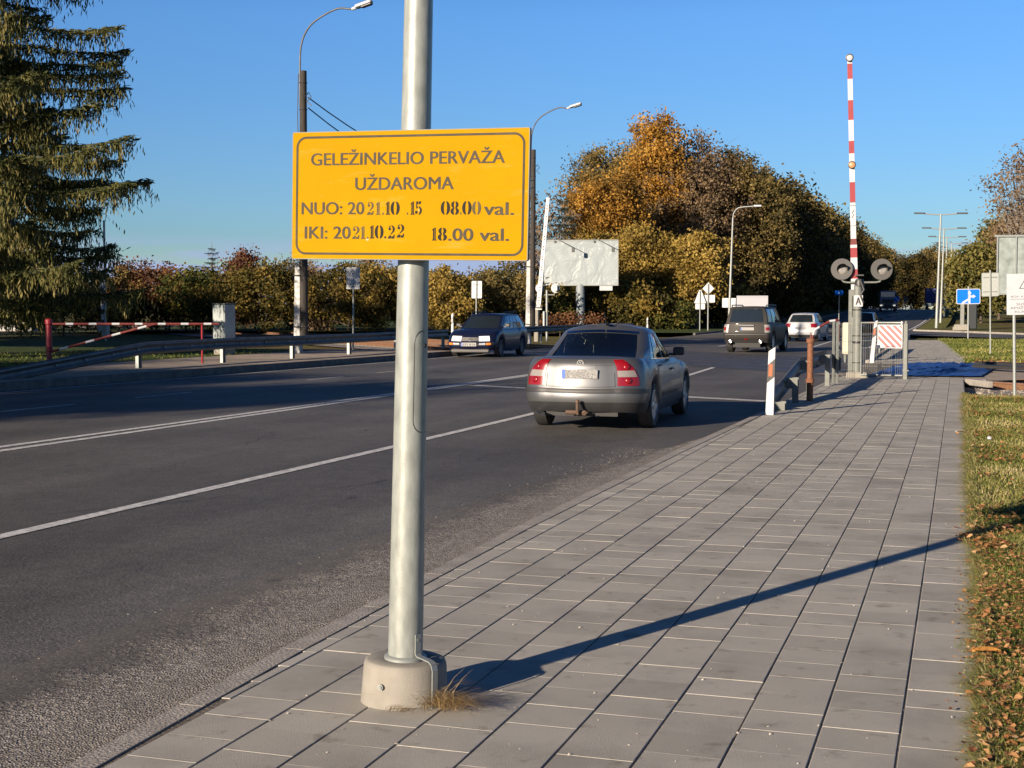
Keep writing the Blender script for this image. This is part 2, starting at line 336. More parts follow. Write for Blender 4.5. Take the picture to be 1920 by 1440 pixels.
def ringplate(mb, outer, inner, y0, y1, T=None):
    n = len(outer); vs = [(x, y0, z) for x, z in outer] + [(x, y0, z) for x, z in inner] + [(x, y1, z) for x, z in outer] + [(x, y1, z) for x, z in inner]
    fs = []
    for i in range(n):
        j = (i + 1) % n; fs += [(i, j, n + j, n + i), (2 * n + i, 3 * n + i, 3 * n + j, 2 * n + j), (i, 2 * n + i, 2 * n + j, j), (n + i, n + j, 3 * n + j, 3 * n + i)]
    mb.add(vs, fs, T)
def text_verts(body, bold=0.):
    cu = bpy.data.curves.new('t', 'FONT'); cu.body = body; cu.size = 1; cu.offset = bold; cu.resolution_u = 4; cu.fill_mode = 'FRONT'
    o = bpy.data.objects.new('t', cu); C.objects.link(o); dg = bpy.context.evaluated_depsgraph_get(); dg.update()
    me = bpy.data.meshes.new_from_object(o.evaluated_get(dg))
    vs = [tuple(v.co) for v in me.vertices]; fs = [list(p.vertices) for p in me.polygons]
    bpy.data.objects.remove(o); bpy.data.curves.remove(cu); bpy.data.meshes.remove(me); return vs, fs
def put_text(mb, body, x0, x1, zb, zcap, y, bold=.012, cap=.73, T=None):
    """write body into x0..x1 with its baseline at zb and capitals up to zcap, facing -y"""
    vs, fs = text_verts(body, 0); xs = [v[0] for v in vs]; a, b = min(xs), max(xs)
    sx = (x1 - x0) / (b - a); sz = (zcap - zb) / cap
    for k in ((0,) if bold < .006 else (-1, 0, 1)):             # stroke weight: the outline laid three times, a hair apart
        mb.add([(x0 + (v[0] - a + k * bold * 1.6) * sx, y - .00012 * (k + 1), zb + v[1] * sz) for v in vs], fs, T)

# ------------------------------------------------------------------ foliage helpers
G = np.random.default_rng(5)
def leafmesh(name, cen, size, tint, elong=1.4, axis=None, jit=1.0):
    n = len(cen); cen = np.asarray(cen, float); size = np.broadcast_to(np.asarray(size, float), (n,)); tint = np.clip(np.asarray(tint, float), 0, 1)
    a = G.normal(size=(n, 3))
    if axis is not None: a = np.asarray(axis, float) + a * jit
    a /= np.linalg.norm(a, axis=1)[:, None] + 1e-9
    b = np.cross(a, G.normal(size=(n, 3))); b /= np.linalg.norm(b, axis=1)[:, None] + 1e-9
    L = (size * elong)[:, None] * a * .5; B = (size * (.7 + .6 * G.random(n)))[:, None] * b * .5
    v = np.stack([cen - L, cen + B * .9 - L * .1, cen + L, cen - B * .9 + L * .1], 1).reshape(-1, 3)
    me = bpy.data.meshes.new(name); me.vertices.add(4 * n); me.vertices.foreach_set('co', v.astype(np.float32).ravel())
    me.loops.add(4 * n); me.loops.foreach_set('vertex_index', np.arange(4 * n, dtype=np.int32))
    me.polygons.add(n); me.polygons.foreach_set('loop_start', np.arange(0, 4 * n, 4, dtype=np.int32)); me.polygons.foreach_set('loop_total', np.full(n, 4, dtype=np.int32))
    at = me.attributes.new('tint', 'FLOAT', 'POINT'); at.data.foreach_set('value', np.repeat(tint, 4).astype(np.float32))
    me.update(); me.validate(); return me
def clumps(h, rx, ry, z0, z1, n, seed, shape=1.0, spread=.55):
    """clump centres through an uneven crown between z0 and z1"""
    g = np.random.default_rng(seed); out = []
    ph = g.random(6) * 6.28
    while len(out) < n:
        u = g.normal(size=3); u /= np.linalg.norm(u); r = g.random() ** (1 / 3 * spread * 1.2)
        az = math.atan2(u[1], u[0]); lump = 1 + .16 * math.sin(2 * az + ph[0]) + .12 * math.sin(3 * az + ph[1] + 3 * u[2]) + .1 * math.sin(5 * u[2] + ph[2])
        z = u[2] * r; f = lump * (1 if shape == 1 else max(.12, (1 - (z * .5 + .5)) ** (shape - 1)))
        out.append((u[0] * r * rx * f, u[1] * r * ry * f, (z0 + z1) / 2 + z * (z1 - z0) / 2 * (1 + .1 * math.sin(2 * az + ph[3]))))
    return np.array(out)
def crown_mesh(name, cl, rad, per, size, seed, hang=0., tone=.25, up=0.):
    g = np.random.default_rng(seed); n = len(cl); rads = rad * (.6 + .8 * g.random(n)); ct = g.normal(.45, tone, n)
    cnt = per; cen = np.repeat(cl, cnt, 0); rr = np.repeat(rads, cnt)
    off = g.normal(size=(n * cnt, 3)) * .56 * rr[:, None]
    off[:, 2] *= .75
    if hang: off[:, 2] -= hang * g.random(n * cnt) ** 2 * rr
    p = cen + off; t = np.repeat(ct, cnt) + g.normal(0, .2, n * cnt) + .12 * off[:, 2] / rr
    return leafmesh(name, p, size * (.65 + .7 * g.random(n * cnt)), t, 1.5)
def limb_tubes(mb, h, cl, trunk_r, base_z, seed, nlimb=26, lean=(0, 0)):
    g = random.Random(seed); top = Vector((lean[0], lean[1], h * .8))
    pts = [Vector((0, 0, -.2)), Vector((0.0, 0, base_z * .5)), Vector((lean[0] * .2, lean[1] * .2, base_z)), Vector((lean[0] * .6, lean[1] * .6, h * .55)), top]
    mb.tube(pts, [trunk_r * 1.25, trunk_r, trunk_r * .85, trunk_r * .5, trunk_r * .15], 9)
    idx = list(range(len(cl))); g.shuffle(idx)
    for i in idx[:nlimb]:
        e = Vector(cl[i]); f = min(.95, max(.12, (e.z - h * .18) / h * .8)); s0 = Vector((lean[0] * f, lean[1] * f, max(base_z * .7, h * .8 * f)))
        m1 = s0.lerp(e, .5) + Vector((g.uniform(-.4, .4), g.uniform(-.4, .4), -.08 * (e - s0).length)); r0 = trunk_r * .34 * (1 - f * .6)
        mb.tube([s0, m1, e], [r0, r0 * .6, r0 * .15], 5, False)
        for _ in range(3):
            q = m1.lerp(e, g.random()); d = Vector((g.uniform(-1, 1), g.uniform(-1, 1), g.uniform(-.2, .9))) * (e - s0).length * .28
            mb.tube([q, q + d * .5 + Vector((0, 0, .1)), q + d], [r0 * .35, r0 * .2, r0 * .06], 4, False)
MESH = {}
def tree(kind, label, x, y, mt, h=15, rx=4, ry=None, z0=None, n=70, rad=1.4, per=110, size=.3, seed=1, trunk=.22, bark='bark', group=None, cat='tree', scale=1., rz=0., hang=0., z=None, shape=1.0, nlimb=26, spread=.55, tone=.25):
    ry = ry or rx; z0 = h * .22 if z0 is None else z0
    key = (h, rx, ry, z0, n, rad, per, size, seed, hang, shape, mt)
    if key not in MESH:
        cl = clumps(h, rx - rad * .5, ry - rad * .5, z0 + rad * .4, h - rad * .5, n, seed, shape, spread)
        me = crown_mesh('crown', cl, rad, per, size, seed, hang, tone); me.materials.append(M[mt])
        mb = MB(); limb_tubes(mb, h, cl, trunk, z0 * .9, seed, nlimb); tm = bpy.data.meshes.new('trunk'); tm.from_pydata(mb.v, [], mb.f); tm.update(); tm.materials.append(M[bark])
        MESH[key] = (me, tm)
    me, tm = MESH[key]
    t = thing(kind, label, cat, (x, y, (gz(y) if z is None else z)), rz, group); t.scale = (scale,) * 3
    c = bpy.data.objects.new('crown', me); C.objects.link(c); c.parent = t
    k = bpy.data.objects.new('trunk' if cat == 'tree' else 'stem', tm); C.objects.link(k); k.parent = t
    return t

# ------------------------------------------------------------------ the setting
RE = [(-40, -3.3), (0, -3.05), (4, -3.08), (6, -3.19), (10, -3.33), (16, -3.40), (24, -3.40), (33, -3.46), (46, -3.6), (75, -4.3), (100, -5.0), (124, -5.8), (200, -6.7), (290, -7.7), (900, -14)]
LE = [(-60, -20), (0, -19.6), (23, -19.1), (31, -18.8), (42, -18.3), (50, -18.2), (90, -18.2), (150, -19.4), (290, -21), (900, -30)]
AX = [(-20, .12), (0, -.2), (12, -.40), (29.3, -.72), (36, -.85), (50, -1.02), (62, -1.7), (75, -2.4), (95, -3.9)]
def strip(mb, fa, fb, ys, z, zb=None, nx=1):
    """a sheet between x = fa(y) and x = fb(y)"""
    n = nx + 1; vs = []; fs = []
    for y in ys:
        a, b = fa(y), fb(y); za = gz(y) + z; zz = gz(y) + (z if zb is None else zb)
        vs += [(a + (b - a) * k / nx, y, za + (zz - za) * k / nx) for k in range(n)]
    for i in range(len(ys) - 1): fs += [(i * n + k, i * n + k + 1, (i + 1) * n + k + 1, (i + 1) * n + k) for k in range(nx)]
    mb.add(vs, fs)
YS = [-60, -30, -10, 0, 3, 6, 9, 12, 16, 20, 24, 28, 33, 38, 43, 50, 60, 75, 90, 100, 112, 124, 128, 134, 140, 146, 152, 160, 168, 176, 184, 192, 200, 208, 216, 224, 232, 240, 250, 262, 275, 290, 320, 400, 600, 900]
mb = MB(); strip(mb, lambda y: -900, lambda y: 900, YS, -.22, nx=1); struct('ground', mb, M['soil'])
mb = MB(); strip(mb, lambda y: lin(y, LE), lambda y: lin(y, RE), YS, -.04, nx=4); struct('road', mb, M['asphalt'])
mb = MB(); ys = [-20 + k * .4 for k in range(98)]; NX = 8
strip(mb, lambda y: lin(y, RE) - lin(y, [(-20, 1.25), (5, 1.12), (9, .95), (13, .75), (18.5, .05)]), lambda y: lin(y, RE), [y for y in ys if y < 18.6], -.036, -.024, nx=NX)
M['shoulder'] = shoulder_mat(); me = bpy.data.meshes.new('road_edge'); me.from_pydata(mb.v, [], mb.f); me.update()
at = me.attributes.new('edge', 'FLOAT', 'POINT'); at.data.foreach_set('value', np.array([(k % (NX + 1)) / NX for k in range(len(mb.v))], np.float32))
struct('road_edge', link('road_edge', me, M['shoulder']), None)
# pavement: every slab cast into one paved surface
mb = MB(); tints = []
Wt, Lt, J, JY = .298, .277, .0038, .0011
def slab(x0, y0, x1, y1, dx, tone, z=0.):
    o = len(mb.v); b = .003; d0 = rnd.gauss(0, .0005); dz = [d0 + rnd.gauss(0, .0003) for _ in range(4)]
    P = [(x0 + J, y0 + JY), (x1 - J, y0 + JY), (x1 - J, y1 - JY), (x0 + J, y1 - JY)]
    c_ = .0005; Q = [(x0 + J + b, y0 + JY + c_), (x1 - J - b, y0 + JY + c_), (x1 - J - b, y1 - JY - c_), (x0 + J + b, y1 - JY - c_)]
    for (px, py), d in zip(Q, dz): mb.v.append((px + lin(py, AX), py, z + d))
    for px, py in P: mb.v.append((px + lin(py, AX), py, z - .0025))
    for px, py in P: mb.v.append((px + lin(py, AX), py, z - .03))
    mb.f.append([o, o + 1, o + 2, o + 3])
    for k in range(4):
        j = (k + 1) % 4; mb.f.append([o + 4 + k, o + 4 + j, o + j, o + k]); mb.f.append([o + 8 + k, o + 8 + j, o + 4 + j, o + 4 + k])
    tints.extend([tone] * 12)
for c in range(-12, 1):
    y = 1.5 + (.5 * Lt if c % 2 else 0) + rnd.uniform(-.05, .05)
    while y < 78:
        if not (35.2 < y < 44.2):
            lim = max(lin(y, RE) - lin(y, AX), lin(y + Lt, RE) - lin(y + Lt, AX)) + .125
            if (c + 1) * Wt > lim + .05: slab(max(c * Wt, lim), y, (c + 1) * Wt, y + Lt, 0, min(1, max(0, rnd.gauss(.5, .17))))
        y += Lt
def paver_extra(t, col, b):
    x = N(t, 'ShaderNodeTexCoord').outputs['Object']; f = noise(t, x, 170, 3, .7); st = noise(t, x, 1.7, 5, .6); s2 = noise(t, x, 7, 4, .6)
    c = mixc(t, .55, col, ramp(t, f, [(.3, (.72, .72, .72)), (.5, (1, 1, 1)), (.72, (1.28, 1.27, 1.24))]), 'MULTIPLY')
    c = mixc(t, .7, c, ramp(t, st, [(.3, (.70, .69, .68)), (.5, (1, 1, 1)), (.7, (1.1, 1.09, 1.06))]), 'MULTIPLY')
    c = mixc(t, .8, c, ramp(t, s2, [(.29, (.6, .58, .55)), (.41, (1, 1, 1))]), 'MULTIPLY')
    bumpto(t, b, f, .35, .008); return c
M['paver'] = tint_mat('concrete_paver', [(0, (.31, .294, .262)), (.5, (.375, .358, .32)), (1, (.43, .412, .37))], .88, 0, paver_extra)
me = bpy.data.meshes.new('pavement'); me.from_pydata(mb.v, [], mb.f); me.update()
at = me.attributes.new('tint', 'FLOAT', 'POINT'); at.data.foreach_set('value', np.array(tints, np.float32))
struct('pavement', link('pavement', me, M['paver']), None)
mb = MB(); strip(mb, lambda y: lin(y, RE) + .1, lambda y: lin(y, AX) + Wt + .01, [y for y in np.arange(-20, 80, 1.)], -.0045); struct('pavement_bed', mb, M['sand'])
mb = MB()
def kerb(mb, f, w, z0, z1, ya, yb, step=1.0, gap=.006):
    y = ya
    while y < yb:
        y2 = min(y + step, yb) - gap; b = .012; rows = []
        for yy in (y, y2):
            x = f(yy); g = gz(yy); rows.append([(x - .005 * math.copysign(1, w), yy, g + z0), (x, yy, g + z1 - b), (x + math.copysign(b, w), yy, g + z1), (x + w, yy, g + z1), (x + w, yy, g + z0)])
        o = len(mb.v); mb.v += rows[0] + rows[1]
        mb.f += [[o + k, o + k + 1, o + 6 + k, o + 5 + k] for k in range(4)] + [[o, o + 1, o + 2, o + 3, o + 4], [o + 9, o + 8, o + 7, o + 6, o + 5]]
        y += step
kerb(mb, lambda y: lin(y, RE), .12, -.2, .002, -20, 35); kerb(mb, lambda y: lin(y, RE), .12, -.2, .06, 45, 94); kerb(mb, lambda y: lin(y, RE), .14, -.2, .1, 116, 300, 3)
struct('kerb', mb, M['kerb']); mb = MB()
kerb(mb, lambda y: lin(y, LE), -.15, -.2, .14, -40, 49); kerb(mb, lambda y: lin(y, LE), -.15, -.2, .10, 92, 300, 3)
struct('far_kerb', mb, mat('shaded_kerb', (.12, .11, .1), .9, noise=.3, scale=4))  # same kerb concrete, its shaded face put into a darker colour
# verge beside the pavement, left pavement, left lawn, far verges
mb = MB(); strip(mb, lambda y: lin(y, AX) + Wt + .012, lambda y: 14, [-20, -5, 2, 6, 10, 14, 18, 22, 26, 28.4], -.02); struct('lawn', mb, M['lawn'])
mb = MB(); strip(mb, lambda y: lin(y, AX) + Wt + .012, lambda y: 16, [45.5, 50, 56, 62, 70, 78, 84], -.01); strip(mb, lambda y: lin(y, RE) + .14, lambda y: lin(y, RE) + 2.4, [118, 128, 140, 150, 160, 170, 180, 190, 205, 230, 250, 300], .06, .1)
struct('far_lawn', mb, M['lawn'])
mb = MB(); strip(mb, lambda y: lin(y, AX) + Wt + .3, lambda y: 16, [42.0, 45.5], -.02); struct('leafy_soil', mb, M['soil'])
mb = MB(); strip(mb, lambda y: -23.4, lambda y: lin(y, LE) - .15, [-40, 0, 10, 20, 30, 40, 48], .137); struct('far_pavement', mb, M['path'])
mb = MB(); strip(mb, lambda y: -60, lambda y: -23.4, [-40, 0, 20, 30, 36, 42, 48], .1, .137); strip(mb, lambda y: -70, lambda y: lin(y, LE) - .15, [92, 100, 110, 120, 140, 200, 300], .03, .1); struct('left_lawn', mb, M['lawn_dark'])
mb = MB(); mb.quad((-5.2, 98, -.03), (5, 80, -.03), (30, 60, -.03), (30, 76, -.03)); mb.f.pop(); o = len(mb.v) - 4
mb.v[o:] = [(-5.1, 96, -.035), (4.5, 82, -.035), (26, 62, -.035), (26, 78, -.035), (3.2, 97.5, -.035), (-5.5, 114, -.035)]; mb.f.append([o, o + 1, o + 2, o + 3, o + 4, o + 5])
struct('side_road', mb, M['asphalt'])
mb = MB()
for a, b in (((-5.6, 115.5), (-3.6, 112.6)), ((-3.6, 112.6), (3.2, 98.2)), ((3.2, 98.2), (26, 79))):
    d = (Vector(b) - Vector(a)).normalized(); nn = Vector((-d.y, d.x)) * .12
    p = [Vector(a), Vector(b), Vector(b) + nn, Vector(a) + nn]; mb.add([(q.x, q.y, -.2) for q in p] + [(q.x, q.y, .07) for q in p], [(3, 2, 1, 0), (4, 5, 6, 7), (0, 1, 5, 4), (1, 2, 6, 5), (2, 3, 7, 6), (3, 0, 4, 7)])
struct('side_road_kerb', mb, M['kerb'])
mb = MB(); mb.add([(-5.2, 117, .055), (-3.4, 113, .055), (3.4, 98.6, .055), (26, 79.4, .055), (40, 150, .3), (-2.6, 150, .3), (-3.4, 128, .06)], [(0, 1, 2, 3, 4, 5, 6)]); struct('verge', mb, M['soil'])
mb = MB(); strip(mb, lambda y: 3.0 - (y - 98) * .03, lambda y: 6.0 - (y - 98) * .03, [97, 110, 125, 145, 160], .33 - .2, .33 - .2)
mb = MB(); mb.quad((3.4, 99.2, .075), (7.5, 95.6, .075), (8.6, 149, .31), (5.4, 149, .31)); struct('footpath', mb, M['path'])
# markings
def line(mb, pts, w, z=-.0345):
    for (x0, y0), (x1, y1) in zip(pts[:-1], pts[1:]):
        d = Vector((x1 - x0, y1 - y0)).normalized(); nn = Vector((d.y, -d.x)) * w / 2; k = max(1, int(abs(y1 - y0) / 6))
        for i in range(k):
            a, b = i / k, (i + 1) / k; xa, ya, xb, yb = x0 + (x1 - x0) * a, y0 + (y1 - y0) * a, x0 + (x1 - x0) * b, y0 + (y1 - y0) * b
            o = len(mb.v); mb.v += [(xa - nn.x, ya - nn.y, gz(ya) + z), (xa + nn.x, ya + nn.y, gz(ya) + z), (xb + nn.x, yb + nn.y, gz(yb) + z), (xb - nn.x, yb - nn.y, gz(yb) + z)]; mb.f.append([o, o + 1, o + 2, o + 3])
mb = MB()
line(mb, [(-6.85, -30), (-6.82, 8.5), (-6.8, 15.4), (-6.85, 20.6), (-7.15, 35), (-7.5, 41)], .14)
line(mb, [(-11.05, -30), (-10.98, 14), (-10.95, 25.5), (-10.95, 36)], .14); line(mb, [(-11.37, -30), (-11.3, 14), (-11.15, 25.5), (-11.12, 36)], .14)
line(mb, [(-7.3, 62), (-8.3, 90), (-9, 110)], .13); line(mb, [(-11.6, 64), (-11.9, 128), (-11.3, 160), (-10.8, 180)], .14)
line(mb, [(-4.9, 62), (-5.5, 95)], .12); line(mb, [(-6.2, 120), (-7.0, 195), (-7.9, 280)], .18)
struct('road_marking', mb, M['white_line'])
mb = MB(); line(mb, [(-10.7, 29.1), (-3.75, 25.7)], .32)
for a in (8.5, 12.2, 15.6, 19.1, 22.9, 30, 34, 64, 70, 76): line(mb, [(-15.2, a), (-15.15, a + 1.9)], .11)
line(mb, [(y_[1] + .42, y_[0]) for y_ in LE if -61 < y_[0] < 51], .13); line(mb, [(-18.0, 92), (-19.0, 150), (-20.4, 260)], .14)
struct('worn_road_marking', mb, M['white_old'])
# the railway crossing the road aslant
DT, NT = Vector((.692, -.722, 0)), Vector((.722, .692, 0))
def tp(off, s, z=0): p = NT * off + DT * s; return (p.x, p.y, z)
mb = MB()
for s0, s1 in ((-24.9, 6), (-170, -55)):
    mb.quad(tp(21.2, s1, -.16), tp(31.2, s1, -.16), tp(31.2, s0, -.16), tp(21.2, s0, -.16))
struct('ballast', mb, M['ballast'])
mb = MB(); hd = MB()
for off in (23.44, 24.96, 27.74, 29.26):
    for s0, s1, up in ((-25.2, 6, 0), (-53, -25.2, -.029), (-170, -53, 0.0)):
        if up: # flush in the road and pavement
            hd.add([tp(off - .036, s0, -.031), tp(off + .036, s0, -.031), tp(off + .036, s1, -.031), tp(off - .036, s1, -.031)], [(0, 1, 2, 3)]); continue
        n_ = 6
        for a, b in ((.036, (-.04, .0)), (.009, (-.14, -.04)), (.068, (-.155, -.14))):
            T_ = [tp(off - a, s0, b[0]), tp(off + a, s0, b[0]), tp(off + a, s1, b[0]), tp(off - a, s1, b[0]), tp(off - a, s0, b[1]), tp(off + a, s0, b[1]), tp(off + a, s1, b[1]), tp(off - a, s1, b[1])]
            mb.add(T_, [(3, 2, 1, 0), (4, 5, 6, 7), (0, 1, 5, 4), (1, 2, 6, 5), (2, 3, 7, 6), (3, 0, 4, 7)])
        hd.add([tp(off - .03, s0, .002), tp(off + .03, s0, .002), tp(off + .03, s1, .002), tp(off - .03, s1, .002)], [(0, 1, 2, 3)])
t = thing('railway_track', 'rusty railway rails crossing the road at a slant beyond the barrier', 'railway track', (0, 0, 0))
mb.build('rail', M['rail'], t); hd.build('rail_head', M['rail_top'], t)
mb = MB()
for ctr in (24.2, 28.5):
    for s in list(np.arange(-24.6, 2, .6)) + list(np.arange(-110, -56, .6)):
        c = NT * ctr + DT * s; T = Matrix.Translation((c.x, c.y, -.2)) @ Matrix.Rotation(math.atan2(NT.y, NT.x), 4, 'Z'); mb.box((0, 0, 0), (2.6, .26, .1), T, .02)
mb.build('sleeper', M['sleeper'], t)['kind'] = 'stuff'
mb = MB()
for off, w in ((22.9, .8), (24.2, 1.25), (26.35, 2.3), (28.5, 1.25), (30.0, .9)):
    for k in range(18):
        s0 = -52 + k * 1.2; mb.add([tp(off - w / 2, s0, -.033), tp(off + w / 2, s0, -.033), tp(off + w / 2, s0 + 1.17, -.033), tp(off - w / 2, s0 + 1.17, -.033)], [(0, 1, 2, 3)])
struct('crossing_panel', mb, mat('crossing_rubber', (.05, .05, .052), .6, noise=.3, scale=3, bump=.3))
mb = MB(); mb.add([tp(22.3, -29.3, -.012), tp(31, -29.3, -.012), tp(31, -24.7, -.012), tp(22.3, -24.7, -.012)], [(0, 1, 2, 3)]); struct('crossing_path', mb, M['path'])
# concrete edge slabs at the crossing
mb = MB()
for k in range(4): mb.box((-3.0 + k * .86, 34.72, -.055), (.83, .62, .11), None, .01)
mb.box((-.38 + .22, 33.2, -.02), (.13, 1.2, .14), Matrix.Translation((-.3, 33.2, 0)) @ Matrix.Rotation(R(24), 4, 'Z') @ Matrix.Translation((.3, -33.2, 0)), .01)
struct('edge_slab', mb, M['kerb'])
mb = MB(); ns, nn = 44, 34; gg = random.Random(4); hh = [[gg.random() for _ in range(nn + 1)] for _ in range(ns + 1)]
from mathutils import noise as mn
for i in range(ns + 1):
    for j in range(nn + 1):
        a, b = i / ns, j / nn; X_, Y_ = -2.75 + .35 * b + (2.62 + .12 * b) * a, 35.45 + 8.3 * b + .35 * a * (1 - b); s = DT.x * X_ + DT.y * Y_; off = NT.x * X_ + NT.y * Y_
        v_ = Vector((s * 1.3, off * 2.0, 0)); hgt = ((.02) + .08 * abs(mn.noise(v_)) + .09 * abs(mn.noise(v_ * 2.3))) + .04 * abs(mn.noise(v_ * 6))
        edge = min(1, 6 * min(a + .03, 1 - a + .03, b + .03, 1 - b + .03)); mb.v.append(tp(off + .08 * mn.noise(Vector((s, 3, 1))), s, -.005 + hgt * edge + .02))
mb.f = [[i * (nn + 1) + j, (i + 1) * (nn + 1) + j, (i + 1) * (nn + 1) + j + 1, i * (nn + 1) + j + 1] for i in range(ns) for j in range(nn)]
tag(mb.build('tarpaulin', M['tarp'], None, 50), 'crinkled blue tarpaulin spread over the pavement at the rails', 'tarpaulin')
for k, (off, s0, s1, lb) in enumerate(((29.3, -30.9, -29.0, 'short black rubber plank at the far end of the blue tarpaulin'), (27.6, -29.2, -26.3, 'long black rubber plank holding the near edge of the blue tarpaulin'))):
    mb = MB(); c = Vector(tp(off, (s0 + s1) / 2, .1)); mb.box((0, 0, 0), (s1 - s0, .34, .09), Matrix.Translation(c) @ Matrix.Rotation(math.atan2(DT.y, DT.x), 4, 'Z'), .012); tag(mb.build('rubber_plank', M['dark']), lb, 'plank', 'rubber planks at the tarpaulin')

# ------------------------------------------------------------------ near lamp post and its yellow sign
PX, PY = -2.28, 5.37
t = thing('lamp_post', 'thick grey galvanised lamp post on a round concrete footing carrying the yellow sign', 'lamp post', (PX, PY, 0), 0, None, .024)
mb = MB(); mb.lathe([(.0735 - .0053 * z if z < 9 else .02, z) for z in (.13, .6, 1.2, 1.8, 2.4, 3, 4, 5, 6, 7, 8)], 40); mb.build('pole', M['galv_pole'], t, 40)
mb = MB(); mb.lathe([(.183, -.03), (.181, .01), (.176, .085), (.172, .15), (.166, .168), (.155, .173), (.11, .176), (.085, .171), (.08, .17)], 48); b = mb.build('footing', M['concrete'], t, 50)
mb = MB(); mb.tube([(-.03, -.178, .09), (-.031, -.186, .09)], .0125, 14); mb.tube([(-.03, -.186, .09), (-.031, -.1885, .09)], .008, 12); mb.build('bolt', M['galv'], b, 40)
mb = MB(); mb.lathe([(.088, .165), (.088, .182), (.078, .19), (.074, .19)], 32); mb.build('collar', M['galv'], t, 40)
def onpole(a, z, off=0.): r_ = .0735 - .0053 * z + off; return (r_ * math.cos(a), r_ * math.sin(a), z)
a0, a1 = R(-58), R(8); path = []
zb, zt, rr_ = 1.12, 1.535, .05
for k in range(7): path.append((a0 + (.5) * (1 - math.cos(k / 6 * math.pi / 2)), zb + .05 * (1 - math.sin(k / 6 * math.pi / 2))))
path = [(a1, zb)] + [(a0 + .55 * (1 - math.sin(q)), zb + .05 * (1 - math.cos(q))) for q in [k / 6 * math.pi / 2 for k in range(7)]] + [(a0 + .55 * (1 - math.cos(q)), zt - .05 + .05 * math.sin(q)) for q in [k / 6 * math.pi / 2 for k in range(7)]] + [(a1, zt)]
mb = MB(); mb.tube([onpole(a, z, .0002) for a, z in path], .0017, 6); dr = mb.build('access_door', M['black'], t)
mb = MB(); mb.tube([onpole(R(-12), zt - .06, -.002), onpole(R(-12), zt - .06, .003)], .009, 12); mb.build('lock', M['black'], dr)
mb = MB(); T = Matrix.Rotation(R(-28), 4, 'Z')
pts = [(.078, 0, .285), (.079, 0, .205), (.088, 0, .196), (.165, 0, .189), (.181, 0, .178), (.19, 0, .155), (.192, 0, .0)]
for (p, q) in zip(pts[:-1], pts[1:]):
    d = Vector((q[0] - p[0], 0, q[2] - p[2])).normalized(); nx_, nz_ = -d.z * .0025, d.x * .0025
    mb.add([(p[0] + nx_, -.014, p[2] + nz_), (q[0] + nx_, -.014, q[2] + nz_), (q[0] - nx_, -.014, q[2] - nz_), (p[0] - nx_, -.014, p[2] - nz_), (p[0] + nx_, .014, p[2] + nz_), (q[0] + nx_, .014, q[2] + nz_), (q[0] - nx_, .014, q[2] - nz_), (p[0] - nx_, .014, p[2] - nz_)], [(0, 1, 2, 3), (7, 6, 5, 4), (0, 4, 5, 1), (2, 6, 7, 3), (1, 5, 6, 2), (0, 3, 7, 4)], T)
mb.tube([(.0825, 0, .262), (.079, 0, .262)], .007, 8, True, T); mb.build('earth_strap', M['galv'], t)

def yellow():
    m, t_, b, v = newmat('yellow_board', .6, .03)
    big = noise(t_, v, 2.2, 5, .6); st = N(t_, 'ShaderNodeMapping'); st.inputs['Scale'].default_value = (1.2, 1, 9); t_.links.new(v, st.inputs[0]); sm = noise(t_, st.outputs[0], 2.6, 6, .7)
    c = ramp(t_, big, [(.3, (.35, .185, .001)), (.6, (.375, .206, .0012)), (.8, (.40, .23, .003))])
    c = mixc(t_, ramp(t_, sm, [(.56, (0, 0, 0)), (.8, (.4, .4, .4))]), c, (.46, .33, .1))
    vo = N(t_, 'ShaderNodeTexVoronoi'); vo.inputs['Scale'].default_value = 9; t_.links.new(v, vo.inputs['Vector'])
    chips = math_(t_, 'MULTIPLY', ramp(t_, vo.outputs['Distance'], [(.075, (1, 1, 1)), (.10, (0, 0, 0))]), ramp(t_, noise(t_, v, 3.1, 3), [(.53, (0, 0, 0)), (.56, (1, 1, 1))]))
    c = mixc(t_, chips, c, (.46, .42, .3)); t_.links.new(c, b.inputs['Base Color'])
    bumpto(t_, b, noise(t_, v, 5, 3), .08, .02); return m
M['yellow'] = yellow()
SW, SH = 1.02, .515
sg = thing('closure_sign', 'yellow board announcing the level crossing closure, fixed across the lamp post', 'sign', (-2.215, 5.27, 2.079), R(.3), None, .004)
sg.rotation_euler[1] = R(1.1)
mb = MB(); mb.plate(rrect(SW, SH, .006), -.006, .006); mb.build('board', M['yellow'], sg)
def U(u): return (u - .5) * SW
def V(v): return (.5 - v) * SH
mb = MB(); ringplate(mb, rrect(SW * .968, SH * .935, .045, 8), rrect(SW * .968 - .018, SH * .935 - .018, .036, 8), -.0072, -.0058); mb.build('border', M['letter'], sg)
yt = -.0068
mb = MB()
put_text(mb, 'GELEŽINKELIO PERVAŽA', U(.083), U(.902), V(.262), V(.160), yt, .014)
put_text(mb, 'UŽDAROMA', U(.278), U(.694), V(.458), V(.355), yt, .014)
put_text(mb, 'NUO: 20', U(.043), U(.316), V(.648), V(.546), yt, .014)
put_text(mb, 'IKI: 20', U(.058), U(.258), V(.840), V(.738), yt, .014)
put_text(mb, 'val.', U(.822), U(.942), V(.655), V(.553), yt, .014)
put_text(mb, '.00', U(.677), U(.778), V(.852), V(.752), yt, .014)
put_text(mb, 'val.', U(.806), U(.924), V(.852), V(.752), yt, .014)
mb.build('lettering', M['letter'], sg)
def arcp(cx, cz, rx, rz, a0, a1, n=14): return [(cx + rx * math.cos(R(a0 + (a1 - a0) * k / n)), cz + rz * math.sin(R(a0 + (a1 - a0) * k / n))) for k in range(n + 1)]
